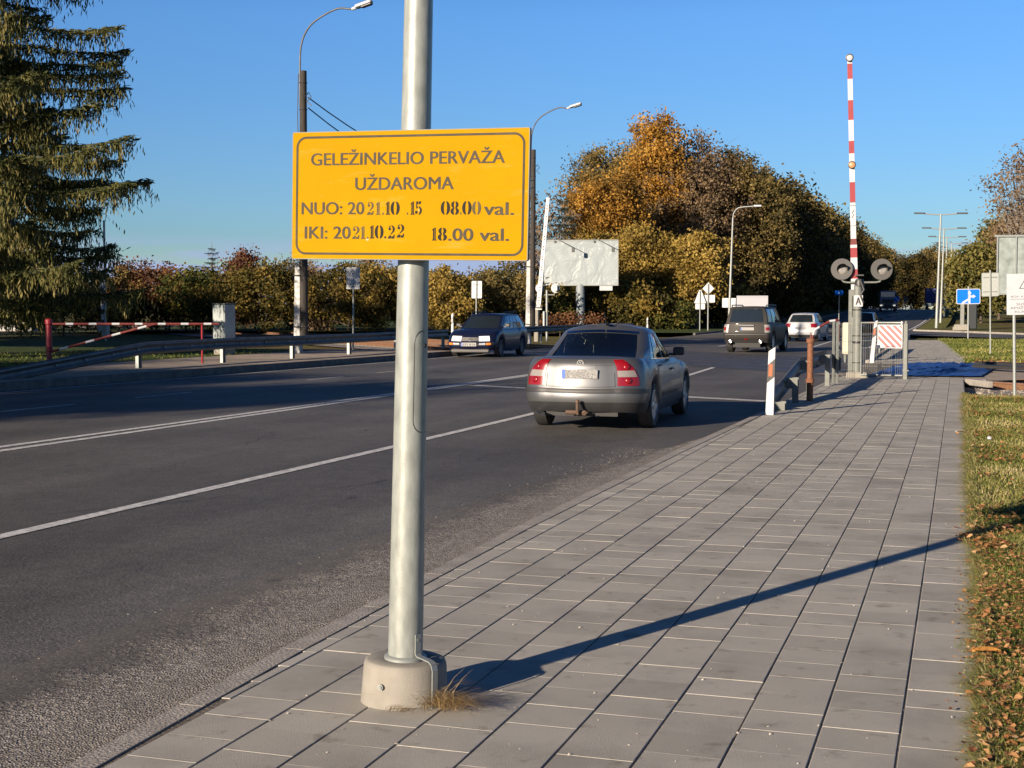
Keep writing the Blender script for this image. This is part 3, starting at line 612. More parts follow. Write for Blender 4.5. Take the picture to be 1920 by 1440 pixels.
def stencil(ch):                                           # broken stencil numerals on a 0..1 by 0..1.4 cell
    if ch == '0': return [arcp(.45, .7, .44, .72, 95, 265) + arcp(.44, .7, .10, .60, 255, 105), arcp(.55, .7, .44, .72, -85, 85) + arcp(.56, .7, .10, .60, 75, -75)]
    if ch == '1': return [[(.12, 1.16), (.46, 1.4), (.46, .1), (.24, .1), (.24, 0), (.46, 0), (.46, 1.4)][:2] + [(.46, .12), (.2, .12), (.2, 0), (.46, 0), (.46, 0), (.26, .2), (.26, 1.2)][:0] + [(.46, 0), (.16, 0), (.16, .1), (.27, .14), (.27, 1.12), (.12, 1.08)], [(.52, 1.4), (.68, 1.4), (.68, .14), (.82, .1), (.82, 0), (.52, 0)]]
    if ch == '2': return [arcp(.3, 1.02, .16, .16, 0, 360, 16), arcp(.5, 1.0, .40, .4, 150, 92) + arcp(.5, 1.02, .26, .3, 100, 150), arcp(.52, 1.0, .42, .4, 84, -50, 16) + [(.46, .42), (.36, .42)] + arcp(.50, .98, .16, .32, -40, 80, 12), [(.06, .0), (.06, .1), (.3, .36), (.48, .3), (.46, 0)], [(.52, 0), (.52, .28), (.72, .2), (.8, .42), (.94, .42), (.88, 0)]]
    if ch == '5': return [[(.2, 1.4), (.2, .74), (.3, .74), (.34, 1.12), (.46, 1.12), (.46, 1.4)], [(.52, 1.4), (.52, 1.1), (.74, 1.12), (.86, 1.42)], arcp(.5, .44, .42, .46, -85, 85) + arcp(.5, .44, .16, .34, 75, -75), arcp(.46, .44, .40, .44, 95, 130, 5) + [(.3, .62), (.44, .76)], arcp(.24, .26, .17, .17, 0, 360, 16)]
    if ch == '8': return [arcp(.46, 1.04, .36, .36, 95, 265) + arcp(.46, 1.04, .07, .24, 255, 105), arcp(.54, 1.04, .36, .36, -85, 85) + arcp(.54, 1.04, .07, .24, 75, -75), arcp(.46, .36, .42, .38, 95, 265) + arcp(.46, .36, .09, .24, 255, 105), arcp(.54, .36, .42, .38, -85, 85) + arcp(.54, .36, .09, .24, 75, -75)]
    return [arcp(.5, .13, .3, .13, 0, 360, 14)]
def sten(mb, ch, u0, u1, v0, v1):
    x0, x1, z0, z1 = U(u0), U(u1), V(v1), V(v0)
    for poly in stencil(ch): mb.plate([(x0 + a * (x1 - x0), z0 + b / 1.4 * (z1 - z0)) for a, b in poly], yt, yt + .002)
mb = MB()
for ch, a, b in (('1', .406, .434), ('0', .430, .470), ('1', .512, .538), ('5', .532, .566), ('0', .642, .682), ('8', .682, .720), ('0', .731, .771)): sten(mb, ch, a, b, .550, .653)
for ch, a, b in (('1', .339, .367), ('0', .363, .402), ('.', .402, .416), ('2', .418, .452), ('2', .456, .492)): sten(mb, ch, a, b, .735 - (.008 if a > .45 else 0), .838 - (.008 if a > .45 else 0))
for ch, a, b in (('1', .604, .632), ('8', .630, .672)): sten(mb, ch, a, b, .752, .852)
mb.build('stencilled_digits', M['stencil'], sg)
mb = MB()
for ch, a, b in (('2', .327, .360), ('1', .364, .392), ('.', .392, .405), ('.', .497, .508), ('.', .721, .731), ('0', .772, .810)): sten(mb, ch, a, b, .552, .653)
for ch, a, b in (('2', .264, .300), ('1', .300, .328), ('.', .328, .339)): sten(mb, ch, a, b, .742, .842)
mb.build('worn_stencilled_digits', M['stencil_thin'], sg)
mb = MB(); ringplate(mb, rrect(SW + .004, SH + .004, .008), rrect(SW - .002, SH - .002, .005), -.0064, .014); mb.build('rim', M['grey_post'], sg)
mb = MB()
for z in (-.235, .2):
    mb.lathe([(.079, z - .018), (.079, z + .018)], 28, Matrix.Translation((-.0, .1, 0))); mb.box((0, .028, z), (.62, .03, .03))
mb.build('clamp', M['steel_dark'], sg)
# dry grass caught behind the footing
mb_c = []; g = random.Random(8)
def blades(name, pts, mat_, label, cat, kind=None, wid=.0016):
    me = bpy.data.meshes.new(name); vs = []; fs = []; tn = []
    for x, y, z, h, bend, az, tint, w in pts:
        dx, dy = math.cos(az), math.sin(az); px_, py_ = -dy * w, dx * w; o = len(vs)
        for k, (q, ww) in enumerate(((0, 1), (.4, .9), (.75, .6), (1, .1))):
            e = bend * q * q * h; vs += [(x + dx * e - px_ * ww, y + dy * e - py_ * ww, z + h * q * math.sqrt(max(.05, 1 - min(.95, bend * q * .6) ** 2))), (x + dx * e + px_ * ww, y + dy * e + py_ * ww, z + h * q * math.sqrt(max(.05, 1 - min(.95, bend * q * .6) ** 2)))]; tn += [tint, tint]
        fs += [(o + 2 * k, o + 2 * k + 1, o + 2 * k + 3, o + 2 * k + 2) for k in range(3)]
    me.from_pydata(vs, [], fs); me.update(); at_ = me.attributes.new('tint', 'FLOAT', 'POINT'); at_.data.foreach_set('value', np.array(tn, np.float32))
    return tag(link(name, me, mat_), label, cat, None, kind)
pts = []
for k in range(420):
    x = PX + .19 + g.gauss(.03, .045); y = PY - .07 + g.gauss(-.045, .028); h = g.uniform(.03, .12); pts.append((x, y, .003 + g.random() * .035, h, g.uniform(1.3, 2.4), g.choice([0, 0, .3, 3.1]) + g.gauss(-.3, .45), min(1, max(0, g.gauss(.5, .25))), .0011))
for k in range(14): pts.append((PX + .2 + g.gauss(0, .03), PY - .1 + g.gauss(0, .02), .01, g.uniform(.12, .17), g.uniform(.5, 1.1), g.uniform(-1, 1), .9, .0012))
for k in range(50): pts.append((PX + .04 + g.gauss(0, .03), PY - .185 + g.gauss(0, .008), .001, g.uniform(.02, .05), g.uniform(1, 2), g.uniform(-.6, .3), g.uniform(.2, .7), .0011))
blades('dry_grass_tuft', pts, M['dry_grass'], 'tuft of dry straw-coloured grass against the lamp post footing', 'grass tuft')

# ------------------------------------------------------------------ right-hand roadside furniture
def wbeam(mb, path, side=1, h=.31):
    """W profile swept along (x, y, ztop) points; the corrugation faces `side`"""
    prof = [(0, 0), (.045, -.03), (.05, -.07), (.0, -.115), (-.01, -.155), (0, -.195), (.05, -.24), (.045, -.28), (0, -.31)]
    prof = prof + [(a - .006, b) for a, b in reversed(prof)]; n = len(prof); o = len(mb.v)
    for i, p in enumerate(path):
        d = (Vector(path[min(i + 1, len(path) - 1)]) - Vector(path[max(i - 1, 0)])); d.z = 0; d.normalize(); nn = Vector((d.y, -d.x, 0)) * side
        for a, b in prof: mb.v.append((p[0] + nn.x * a, p[1] + nn.y * a, p[2] + b))
    mb.f += [[o + i * n + k, o + i * n + (k + 1) % n, o + (i + 1) * n + (k + 1) % n, o + (i + 1) * n + k] for i in range(len(path) - 1) for k in range(n)]
    mb.f += [[o + k for k in range(n)], [o + (len(path) - 1) * n + k for k in range(n - 1, -1, -1)]]
def interp_path(pts, n=8):
    out = []
    for a, b in zip(pts[:-1], pts[1:]):
        for k in range(n): out.append(tuple(Vector(a).lerp(Vector(b), k / n)))
    return out + [pts[-1]]
t = thing('guardrail', 'short galvanised guardrail rising from the pavement beside the rusty pipe', 'guardrail', (0, 0, 0))
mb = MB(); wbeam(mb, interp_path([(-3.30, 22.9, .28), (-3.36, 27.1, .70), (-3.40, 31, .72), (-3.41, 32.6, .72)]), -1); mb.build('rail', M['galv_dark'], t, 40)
for x, y, h in ((-3.17, 23.0, .14), (-3.21, 24.9, .44), (-3.25, 27.3, .66), (-3.28, 30.8, .66)):
    mb = MB(); mb.box((x, y, h / 2 - .05), (.012, .15, h + .1)); mb.box((x + .045, y - .07, h / 2 - .05), (.09, .012, h + .1)); mb.box((x + .045, y + .07, h / 2 - .05), (.09, .012, h + .1)); mb.box((x - .06, y, h - .1), (.11, .1, .18)); mb.build('post', M['grey_post'], t)
def delineator(x, y, h, label, z=0., lean=0., group='white road edge posts', face=-1, refl='orange_refl'):
    t = thing('reflector_post', label, 'road post', (x, y, z), 0, group, lean)
    w = .062; mb = MB()
    mb.add([(-w, -.02, -.1), (w, -.02, -.1), (w, .05, -.1), (-w, .05, -.1), (-w * .8, -.02, h - .11), (w * .8, -.02, h - .04), (w * .8, .05, h - .04), (-w * .8, .05, h - .11)], [(3, 2, 1, 0), (4, 5, 6, 7), (0, 1, 5, 4), (1, 2, 6, 5), (2, 3, 7, 6), (3, 0, 4, 7)]); mb.build('post', M['white'], t)
    a, b = h - .25, h - .55; k = lambda z: w * (1 - .2 * max(0, z) / h) + .0015
    mb = MB(); mb.add([(-k(a) , -.0225, a - .07), (k(a), -.0225, a + .03), (k(b), -.0225, b + .05), (-k(b), -.0225, b - .05), (-k(a), .0525, a - .07), (k(a), .0525, a + .03), (k(b), .0525, b + .05), (-k(b), .0525, b - .05)], [(0, 3, 2, 1), (4, 5, 6, 7), (0, 1, 5, 4), (1, 2, 6, 5), (2, 3, 7, 6), (3, 0, 4, 7)]); bd = mb.build('black_band', M['black'], t)
    mb = MB(); mb.plate(rrect(.058, .19, .01, 3, -.008, h - .40), -.0265, -.023); mb.build('reflector', M[refl], bd)
    return t
delineator(-3.17, 21.87, 1.09, 'white road post with orange reflector in front of the short guardrail', lean=.03)
delineator(-3.35, 44.4, 1.35, 'white road post leaning behind the mesh gate', lean=.09)
t = thing('rusty_pipe', 'rust brown pipe post with two collars standing at the short guardrail', 'pipe post', (-2.98, 25.43, 0), 0, None, .004)
mb = MB(); mb.lathe([(.058, -.1), (.058, .38), (.055, .40), (.053, 1.06), (.052, 1.08)], 20); mb.build('pipe', M['rust'], t, 40)
for z in (.36, 1.07):
    mb = MB(); mb.lathe([(.056, z - .04), (.074, z - .032), (.076, z + .03), (.058, z + .045)], 20); mb.build('collar', M['rust'], t, 40)
mb = MB(); mb.tube([(0, 0, 1.05), (.004, 0, 1.22)], .011, 8); mb.build('rod', M['rust'], t)
t = thing('gate_arm', 'small bent red and white gate arm beyond the rusty pipe', 'gate arm', (-4.55, 38.2, 0)); t.scale = (.72, .72, .95)
mb = MB(); mr = MB()
P_ = [(.02, .0, -.1), (.02, .03, .3), (.09, .05, .7), (.24, .1, 1.14), (.75, .3, 1.38), (1.06, .4, 1.42), (1.1, .42, 1.3), (1.09, .42, .55)]
Q_ = interp_path(P_, 3)
for i in range(0, len(Q_) - 1, 2): mb = MB(); mb.tube(Q_[i:i + 3], .036, 10); mb.build('red_band' if (i // 2) % 2 else 'white_band', M['red_old' if (i // 2) % 2 else 'white'], t, 40)
# boom barrier with its signal post
BX, BY = -2.95, 34.61
t = thing('barrier_machine', 'grey barrier post with letter A and twin signal lamps beside the raised boom', 'barrier post', (BX, BY, 0), R(4))
mb = MB(); mb.box((.0, 0, .06), (.5, .5, .16), None, .03); mb.build('foundation', M['concrete'], t)
mb = MB(); mb.lathe([(.115, .1), (.113, 1.0), (.098, 1.03), (.096, 2.18), (.09, 2.2)], 24); mb.build('post', M['grey_post'], t, 40)
mb = MB(); mb.box((-.14, .1, 1.05), (.15, .16, 2.1), None, .015); mb.box((-.14, .0, 1.7), (.012, .03, .5)); mb.build('counterweight_frame', M['grey_post'], t)
mb = MB()
for z in (.36, 1.0, 1.62): mb.lathe([(.119, z - .01), (.121, z), (.119, z + .01)], 24)
mb.lathe([(.117, .82), (.119, .83), (.119, .86), (.117, .87)], 24); mb.build('band', M['black'], t)
mb = MB(); mb.plate(rrect(.2, .27, .015, 3, .015, 1.83), -.125, -.121); ap = mb.build('plate', M['cream'], t)
mb = MB(); put_text(mb, 'A', -.045, .075, 1.735, 1.925, -.1262, .03); mb.build('lettering', M['black'], ap)
mb = MB(); mb.box((.02, 0, 2.22), (.17, .17, .07), None, .02); mb.lathe([(.11, 2.13), (.115, 2.22), (.09, 2.3), (.03, 2.32)], 16, Matrix.Translation((.03, 0, .04))); mb.tube([(.05, -.12, 2.35), (.14, -.1, 2.1), (.06, -.13, 1.96), (.13, -.11, 1.78)], .025, 8); mb.box((.03, 0, 2.44), (.2, .16, .03)); mb.build('bracket', M['steel_dark'], t, 40)
for sx in (-1, 1):
    cx, cz = (-.36 if sx < 0 else .56), 2.585 - (.0 if sx < 0 else .01); cx -= .02
    mb = MB(); mb.tube([(0.02 + .08 * sx, 0, 2.27), (cx - .14 * sx, 0, 2.27), (cx - .05 * sx, 0, 2.285), (cx, 0, 2.33), (cx + .005 * sx, 0, 2.42)], .024, 10); arm = mb.build('lamp_arm', M['grey_post'], t, 50)
    sgm = Matrix.Translation((cx, -.06, cz)) @ Matrix.Rotation(R(8 if sx > 0 else 3), 4, 'Z')
    mb = MB(); mb.lathe([(.252, -.006), (.255, 0), (.252, .006)], 40, sgm @ Matrix.Rotation(R(90), 4, 'X')); mb.plate(circ(.12, 24), .0, .16, sgm); bb = mb.build('backboard', M['signal_grey'], t, 40)
    mb = MB(); mb.lathe([(.0, .02), (.05, .032), (.085, .022), (.105, .006)], 28, sgm @ Matrix.Translation((.02, -.004, -.02)) @ Matrix.Rotation(R(90), 4, 'X')); mb.build('lens', M['lens'], bb, 60)
    mb = MB(); o = 0; K = 22; vs = []; fs = []                 # hood over the lens: a half tube longest at its top
    for i in range(K + 1):
        a = R(-28 + 236 * i / K); rr2 = .125; L_ = .06 + .20 * max(0, math.sin(max(0, min(math.pi, (a + .25) * .95)))); px_, pz_ = math.cos(a) * rr2 + .01, math.sin(a) * rr2
        vs += [(px_, 0, pz_), (px_ * 1.03, -L_, pz_ * 1.0 - .25 * L_ * 0), (px_ * .95, 0, pz_ * .95), (px_ * .98, -L_, pz_ * .95)]
    for i in range(K): a_, b_ = 4 * i, 4 * i + 4; fs += [(a_, b_, b_ + 1, a_ + 1), (a_ + 2, a_ + 3, b_ + 3, b_ + 2), (a_ + 1, b_ + 1, b_ + 3, a_ + 3)]
    mb.add(vs, fs, sgm @ Matrix.Rotation(R(-12), 4, 'Y')); mb.build('hood', M['black'], bb, 40)
tb = thing('barrier_boom', 'tall raised red and white boom of the near level crossing barrier', 'barrier boom', (BX - .06, BY + .12, 1.2), R(4), 'barrier booms', -.034)
def boomw(z): return .168 - .0085 * z if z < 2 else .128 - .003 * (z - 2)
zz = 0; segs = []
bands = [(.0, .5, 'w'), (.5, .98, 'r'), (.98, 1.3, 'w'), (1.30, 1.55, 'r'), (1.55, 1.86, 'w'), (1.86, 2.12, 'r'), (2.12, 2.2, 'w'), (2.2, 2.36, 'd'), (2.36, 3.32, 'w'), (3.32, 3.86, 'r'), (3.86, 4.62, 'w'), (4.62, 4.95, 'r'), (4.95, 5.5, 'w'), (5.5, 6.02, 'r'), (6.02, 6.58, 'w'), (6.58, 6.98, 'r'), (6.98, 7.14, 'w')]
for a, b, c in bands:
    a *= .895; b *= .895
    wa, wb_ = boomw(a), boomw(b); m_ = MB(); d_ = .045
    m_.add([(-wa / 2, -d_, a), (wa / 2, -d_, a), (wa / 2, d_, a), (-wa / 2, d_, a), (-wb_ / 2, -d_, b), (wb_ / 2, -d_, b), (wb_ / 2, d_, b), (-wb_ / 2, d_, b)], [(3, 2, 1, 0), (4, 5, 6, 7), (0, 1, 5, 4), (1, 2, 6, 5), (2, 3, 7, 6), (3, 0, 4, 7)])
    m_.build({'w': 'white_band', 'r': 'red_band', 'd': 'splice_band'}[c], M[{'w': 'white', 'r': 'red', 'd': 'red_old'}[c]], tb)
for z, ml, r_ in ((6.3, 'cream', .092), (3.86, 'amber', .092)):
    z = z if z < 5 else 6.38
    T = Matrix.Translation((0, -.05, z)) @ Matrix.Rotation(R(90), 4, 'X')
    mb = MB(); mb.lathe([(r_, -.0), (r_, .05), (r_ * .78, .055), (r_ * .76, .03)], 26, T); d_ = mb.build('reflector', M['steel_dark'], tb, 40)
    mb = MB(); mb.lathe([(.0, .052), (r_ * .3, .05), (r_ * .75, .035)], 24, T); mb.build('lens', M[ml], d_, 60)
mb = MB()
for z in (2.98, 2.9, 2.42): mb.box((.0, -.048, z), (.13, .004, .01))
mb.tube([(-.03, -.05, 2.6), (.02, -.05, 2.68), (-.02, -.05, 2.72), (.03, -.05, 2.8)], .006, 5); mb.build('joint_plate', M['steel_dark'], tb)
# mesh fence and swing gate
def mesh_panel(mb, x0, x1, z0, z1, y, dx=.05, bars=(0, .5, 1), r=.003, top=0):
    n = max(1, round((x1 - x0) / dx))
    for k in range(n + 1): x = x0 + (x1 - x0) * k / n; mb.tube([(x, y, z0 - .03), (x, y, z1 + (.04 if top else 0))], r, 4, False)
    for b in bars: z = z0 + (z1 - z0) * b; mb.tube([(x0, y - .006, z), (x1, y - .006, z)], r * 1.3, 4, False); mb.tube([(x0, y + .006, z), (x1, y + .006, z)], r * 1.3, 4, False)
t = thing('mesh_fence', 'grey wire mesh fence panel between the guardrail and the barrier post', 'fence', (-3.26, 32.2, 0), R(22))
mb = MB(); mesh_panel(mb, .02, .48, .06, 1.28, 0, .05, (0, .16, .5, .7, 1)); mb.build('mesh', M['grey_post'], t)['kind'] = 'stuff'
for x, y in ((-.06, -.5), (-.0, .0)):
    mb = MB(); mb.box((x, y, .66), (.055, .055, 1.4), None, .006); mb.build('post', M['grey_post'], t)
mb = MB(); mb.box((.08, -.04, .42), (.14, .09, .3), None, .02); mb.build('hinge_box', M['black'], t); mb = MB(); mb.box((.1, .02, .78), (.07, .06, .1), None, .01); mb.build('latch', M['black'], t)
t = thing('mesh_gate', 'wire mesh pedestrian gate carrying the striped board on a grey post', 'gate', (-1.81, 34.17, 0), R(-8))
mb = MB(); mb.box((0, 0, .64), (.1, .1, 1.32), None, .01); mb.lathe([(.035, 1.3), (.035, 1.34), (.02, 1.36)], 12); mb.build('post', M['grey_post'], t)
mb = MB(); mesh_panel(mb, -1.03, -.08, .1, 1.3, .02, .05, (0, .16, .52, .66, 1)); mb.build('mesh', M['grey_post'], t)['kind'] = 'stuff'
mb = MB(); mb.tube([(-1.04, .02, .08), (-1.04, .02, 1.32), (-.07, .02, 1.32)], .017, 8); mb.tube([(-1.04, .02, .08), (-.07, .02, .08)], .017, 8); mb.box((-.1, .02, 1.2), (.03, .05, .3)); mb.tube([(-.06, 0, .2), (.08, -.02, .2)], .02, 8); mb.build('frame', M['galv'], t)
bd = MB(); bd.plate(rrect(.575, .55, .02, 3, -.36, .995), -.0355, -.03); pl = bd.build('striped_board', M['cream'], t)
mb = MB(); x0, x1, z0, z1 = -.36 - .27, -.36 + .27, .995 - .258, .995 + .258
for k in range(-2, 7):
    c = x0 + k * .155; w_ = .088
    poly = []                                                # stripe falling to the right, clipped to the board
    for (xa, za) in ((c, z1), (c + w_, z1), (c + w_ + .50, z0), (c + .50, z0)): poly.append((xa, za))
    def clip(p, f, g_):
        out = []
        for i in range(len(p)):
            a, b = p[i], p[(i + 1) % len(p)]; ia, ib = f(a), f(b)
            if ia: out.append(a)
            if ia != ib: out.append(g_(a, b))
        return out
    def cut(xc): return lambda a, b: (xc, a[1] + (b[1] - a[1]) * (xc - a[0]) / (b[0] - a[0]))
    poly = clip(poly, lambda p: p[0] >= x0, cut(x0)); poly = clip(poly, lambda p: p[0] <= x1, cut(x1)) if len(poly) > 2 else poly
    if len(poly) > 2: mb.plate(poly, -.0375, -.0357)
mb.build('stripe', M['pink_red'], pl)
# second barrier set on the far side of the tracks, behind the mesh
t = thing('striped_fence', 'dark guardrail on grey posts beyond the tracks, seen through the mesh gate', 'guardrail', (0, 0, 0))
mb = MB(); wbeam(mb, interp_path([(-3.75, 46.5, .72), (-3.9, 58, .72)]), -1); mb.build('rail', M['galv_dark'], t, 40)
for y in (46.8, 49.5, 53, 57):
    mb = MB(); mb.box((-3.66 - (y - 46.8) * .012, y, .33), (.06, .1, .7)); mb.build('post', M['grey_post'], t)
t = thing('relay_cabinet', 'narrow beige steel cabinet behind the barrier post across the tracks', 'cabinet', (-4.15, 45.5, 0), R(3))
mb = MB(); mb.box((0, 0, .72), (.36, .3, 1.0), None, .03); mb.build('body', mat('beige_paint', (.5, .46, .36), .6, noise=.08), t); mb = MB(); mb.box((0, -.158, .74), (.3, .012, .88), None, .004); mb.build('door', mat('beige_door', (.48, .44, .34), .6, noise=.08), t); mb = MB(); mb.box((-.1, 0, .1), (.06, .1, .35)); mb.box((.1, 0, .1), (.06, .1, .35)); mb.build('foot', M['grey_post'], t)

# signs on the right
def train_triangle(mb_line, mb_red, cx, cz, s, y):
    tri = lambda k: [(cx - k * .5, cz - k * .29), (cx + k * .5, cz - k * .29), (cx, cz + k * .577)]
    ringplate(mb_line, tri(s), tri(s * .86), y - .002, y)
    mb_line.plate(rrect(s * .17, s * .24, s * .03, 3, cx, cz + s * .0), y - .0025, y)
    mb_red.plate([(cx - s * .16, cz - s * .2), (cx + s * .16, cz - s * .2), (cx + s * .1, cz - s * .13), (cx - s * .1, cz - s * .13)], y - .003, y)
    mb_red.plate(circ(s * .05, 12, cx, cz + s * .02), y - .005, y)
def post_sign(name, label, x, y, h, pw, ph, zc, pmat='white_enamel', r=.03, lean=0., rz=0., group=None, pr=.03, back=False, px=0., z=0.):
    t = thing(name, label, 'sign', (x, y, z), rz, group, lean)
    mb = MB(); mb.tube([(0, .04, -.1), (0, .04, h)], pr, 12); mb.build('post', M['galv'], t, 40)
    s = 1 if not back else -1
    mb = MB(); mb.plate(rrect(pw, ph, r, 5, px, zc), (-.0 if not back else .075), (.008 if not back else .083)); p = mb.build('panel', M[pmat], t)
    if back:
        mb = MB(); ringplate(mb, rrect(pw, ph, r, 5, px, zc), rrect(pw - .03, ph - .03, r * .6, 5, px, zc), .06, .0745); mb.build('flange', M['grey_post'], p)
        mb = MB(); mb.box((px, .07, zc + ph * .3), (pw * .8, .02, .03)); mb.box((px, .07, zc - ph * .3), (pw * .8, .02, .03)); mb.build('bracket', M['grey_post'], t)
    return t, p
t, p = post_sign('warning_sign', 'white board with a train triangle reading stop, look, listen, at the grass edge', .52, 29.34, 2.32, .74, .80, 1.92, 'white_enamel', .012, -.025, R(6), pr=.032, px=.23)
ml, mr, mt = MB(), MB(), MB(); train_triangle(ml, mr, .24, 2.115, .30, -.0015)
put_text(mt, 'BŪK ATSARGUS', -.06, .52, 1.86, 1.895, -.0015, .004); put_text(mt, 'GELEŽINKELIO PERVAŽOJE', -.08, .55, 1.812, 1.835, -.0015, .003)
put_text(mt, 'SUSTOK', .04, .40, 1.705, 1.755, -.0015, .004); put_text(mt, 'APSIŽVALGYK', -.075, .53, 1.632, 1.68, -.0015, .004); put_text(mt, 'KLAUSYK', .01, .44, 1.557, 1.605, -.0015, .004)
ml.build('triangle', M['steel_dark'], p); mr.build('train_pictogram', M['red'], p); mt.build('lettering', M['signal_grey'], p)
post_sign('road_sign', 'plain grey back of a rectangular sign on a post near the big billboard back', .10, 55.17, 3.08, .62, .88, 2.55, 'galv', .05, -.02, R(2), pr=.03, back=True)
t, p = post_sign('lane_sign', 'blue lane sign with white straight and right arrows', -1.03, 81.77, 2.9, 1.26, .84, 2.35, 'cream', .1, -.01, R(2), pr=.045)
mb = MB(); mb.plate(rrect(1.19, .77, .075, 5, 0, 2.35), -.003, -.0005); p2 = mb.build('blue_face', M['blue_sign'], p)
mb = MB(); y_ = -.006
for poly in ([(.02, 1.97), (.11, 1.97), (.11, 2.52), (.02, 2.52)], [(-.03, 2.5), (.16, 2.5), (.065, 2.70)], [(.11, 2.30), (.25, 2.30), (.25, 2.40), (.11, 2.40)], [(.24, 2.24), (.39, 2.35), (.24, 2.46)], [(-.36, 1.975), (-.22, 1.975), (.02, 2.14), (.02, 2.26), (-.3, 2.06)]): mb.plate(poly, y_, y_ + .0025)
mb.build('arrow', M['cream'], p2)
# advertising pylon on a concrete block
t = thing('advert_pylon', 'dark upright advertising slab with a white edge post on a concrete block', 'advert pylon', (-1.45, 113.5, .05), R(-6))
mb = MB(); mb.box((-.45, 0, .2), (1.1, .6, .5), None, .05); mb.box((-.75, 0, .1), (.7, .5, .35), None, .05); mb.build('block', M['concrete'], t)
mb = MB(); mb.box((-.42, 0, 1.5), (.3, .25, 2.3), None, .02); mb.build('edge_post', M['grey_post'], t)
mb = MB(); mb.box((.28, .02, 1.45), (.72, .3, 2.7), None, .04); mb.build('slab', mat('slate_panel', (.007, .011, .016), .7, noise=.15), t)
# big billboard seen from behind
t = thing('billboard', 'large billboard seen from behind with grey ribbed sheets, right edge of the photo', 'billboard', (.28, 80.28, 0), R(10))
for k in range(7):
    mb = MB(); mb.box((.14 + .96 * k + .45, 0, 4.0), (.93, .03, 3.05)); mb.build('sheet', mat('zinc_sheet', (.26, .30, .29), .55, .3, noise=.3, scale=2.2), t) if k == 0 else mb.build('sheet', bpy.data.materials['zinc_sheet'], t)
mb = MB()
for k in range(8): mb.box((.14 + .96 * k - .02, -.06, 4.0), (.07, .09, 3.1))
mb.box((3.4, -.06, 5.56), (6.9, .12, .1)); mb.box((3.4, -.06, 2.46), (6.9, .1, .08)); mb.build('frame', M['galv'], t)
for x in (2.2, 5.0):
    mb = MB(); mb.box((x, .2, 2.0), (.25, .25, 4.6)); mb.build('post', M['galv'], t)
# the row of twin-arm lamps
def twin_lamp():
    t = thing('twin_street_lamp', '', 'street lamp', (0, 0, 0), 0, 'twin-arm street lamps along the far verge', .024)
    mb = MB(); mb.lathe([(.135, -.2), (.13, 1), (.105, 4), (.07, 9.6)], 12); mb.build('pole', M['galv'], t, 40)
    for sx in (-1, 1):
        mb = MB(); mb.tube([(0, 0, 9.58), (sx * .5, 0, 9.58), (sx * 1.35, 0, 9.66)], .05, 8); a = mb.build('arm', M['galv'], t, 40)
        mb = MB(); mb.box((sx * 1.72, 0, 9.70), (.9, .3, .12), None, .03); mb.build('lamp_head', M['steel_dark'], a)
    return t
L0 = twin_lamp(); LP = [(-4.12, 124.2), (-4.60, 150.4), (-5.0, 176.6), (-5.1, 203), (-5.31, 229.3), (-5.66, 255.5), (-5.85, 281.9)]
od = ['first and tallest', 'second', 'third', 'fourth', 'fifth', 'sixth', 'seventh and farthest']
for i, (x, y) in enumerate(LP):
    o = L0 if i == 0 else copy_tree(L0); o.location = (x, y, gz(y)); o['label'] = 'twin-arm grey street lamp, %s of the row leading away down the verge' % od[i]
# island signs and far blue sign
t = thing('keep_side_sign', 'round blue arrow sign on a black and white post on the far island', 'sign', (-11.24, 190, gz(190)))
for k in range(12): mb = MB(); mb.lathe([(.1, .16 * k), (.1, .16 * k + .16)], 12); mb.build('white_band' if k % 2 else 'black_band', M['white' if k % 2 else 'black'], t)
mb = MB(); mb.plate(circ(.38, 28, 0, 2.15), -.12, -.1); p = mb.build('disc', M['blue_sign'], t)
mb = MB(); mb.plate([(-.27, 2.36), (-.2, 2.42), (.16, 2.06), (.24, 2.14), (.26, 1.9), (.02, 1.93), (.1, 2.0)], -.125, -.1205); mb.build('arrow', M['cream'], p)
t = thing('round_sign', 'round grey sign seen from behind, farther along the same island', 'sign', (-10.8, 202, gz(202)))
mb = MB(); mb.tube([(0, 0, 0), (0, 0, 2.0)], .04, 8); mb.build('post', M['galv'], t); mb = MB(); mb.plate(circ(.34, 24, 0, 2.05), .05, .07); mb.build('disc', M['signal_grey'], t)
mb = MB(); n_ = 28
ring = [(-11.3 + 1.3 * math.cos(2 * math.pi * k / n_), 196 + 13 * math.sin(2 * math.pi * k / n_)) for k in range(n_)]
mb.v = [(x, y, gz(y) + .06) for x, y in ring] + [(x, y, gz(y) - .2) for x, y in ring]; mb.f = [list(range(n_))] + [[k, n_ + k, n_ + (k + 1) % n_, (k + 1) % n_] for k in range(n_)]; struct('traffic_island', mb, M['kerb'])
post_sign('village_sign', 'small blue rectangular sign in front of the dark wood far down the road', -15.0, 153.2, 3.4, .86, .5, 3.22, 'blue_sign', .05, 0, R(0), pr=.05, z=.2)

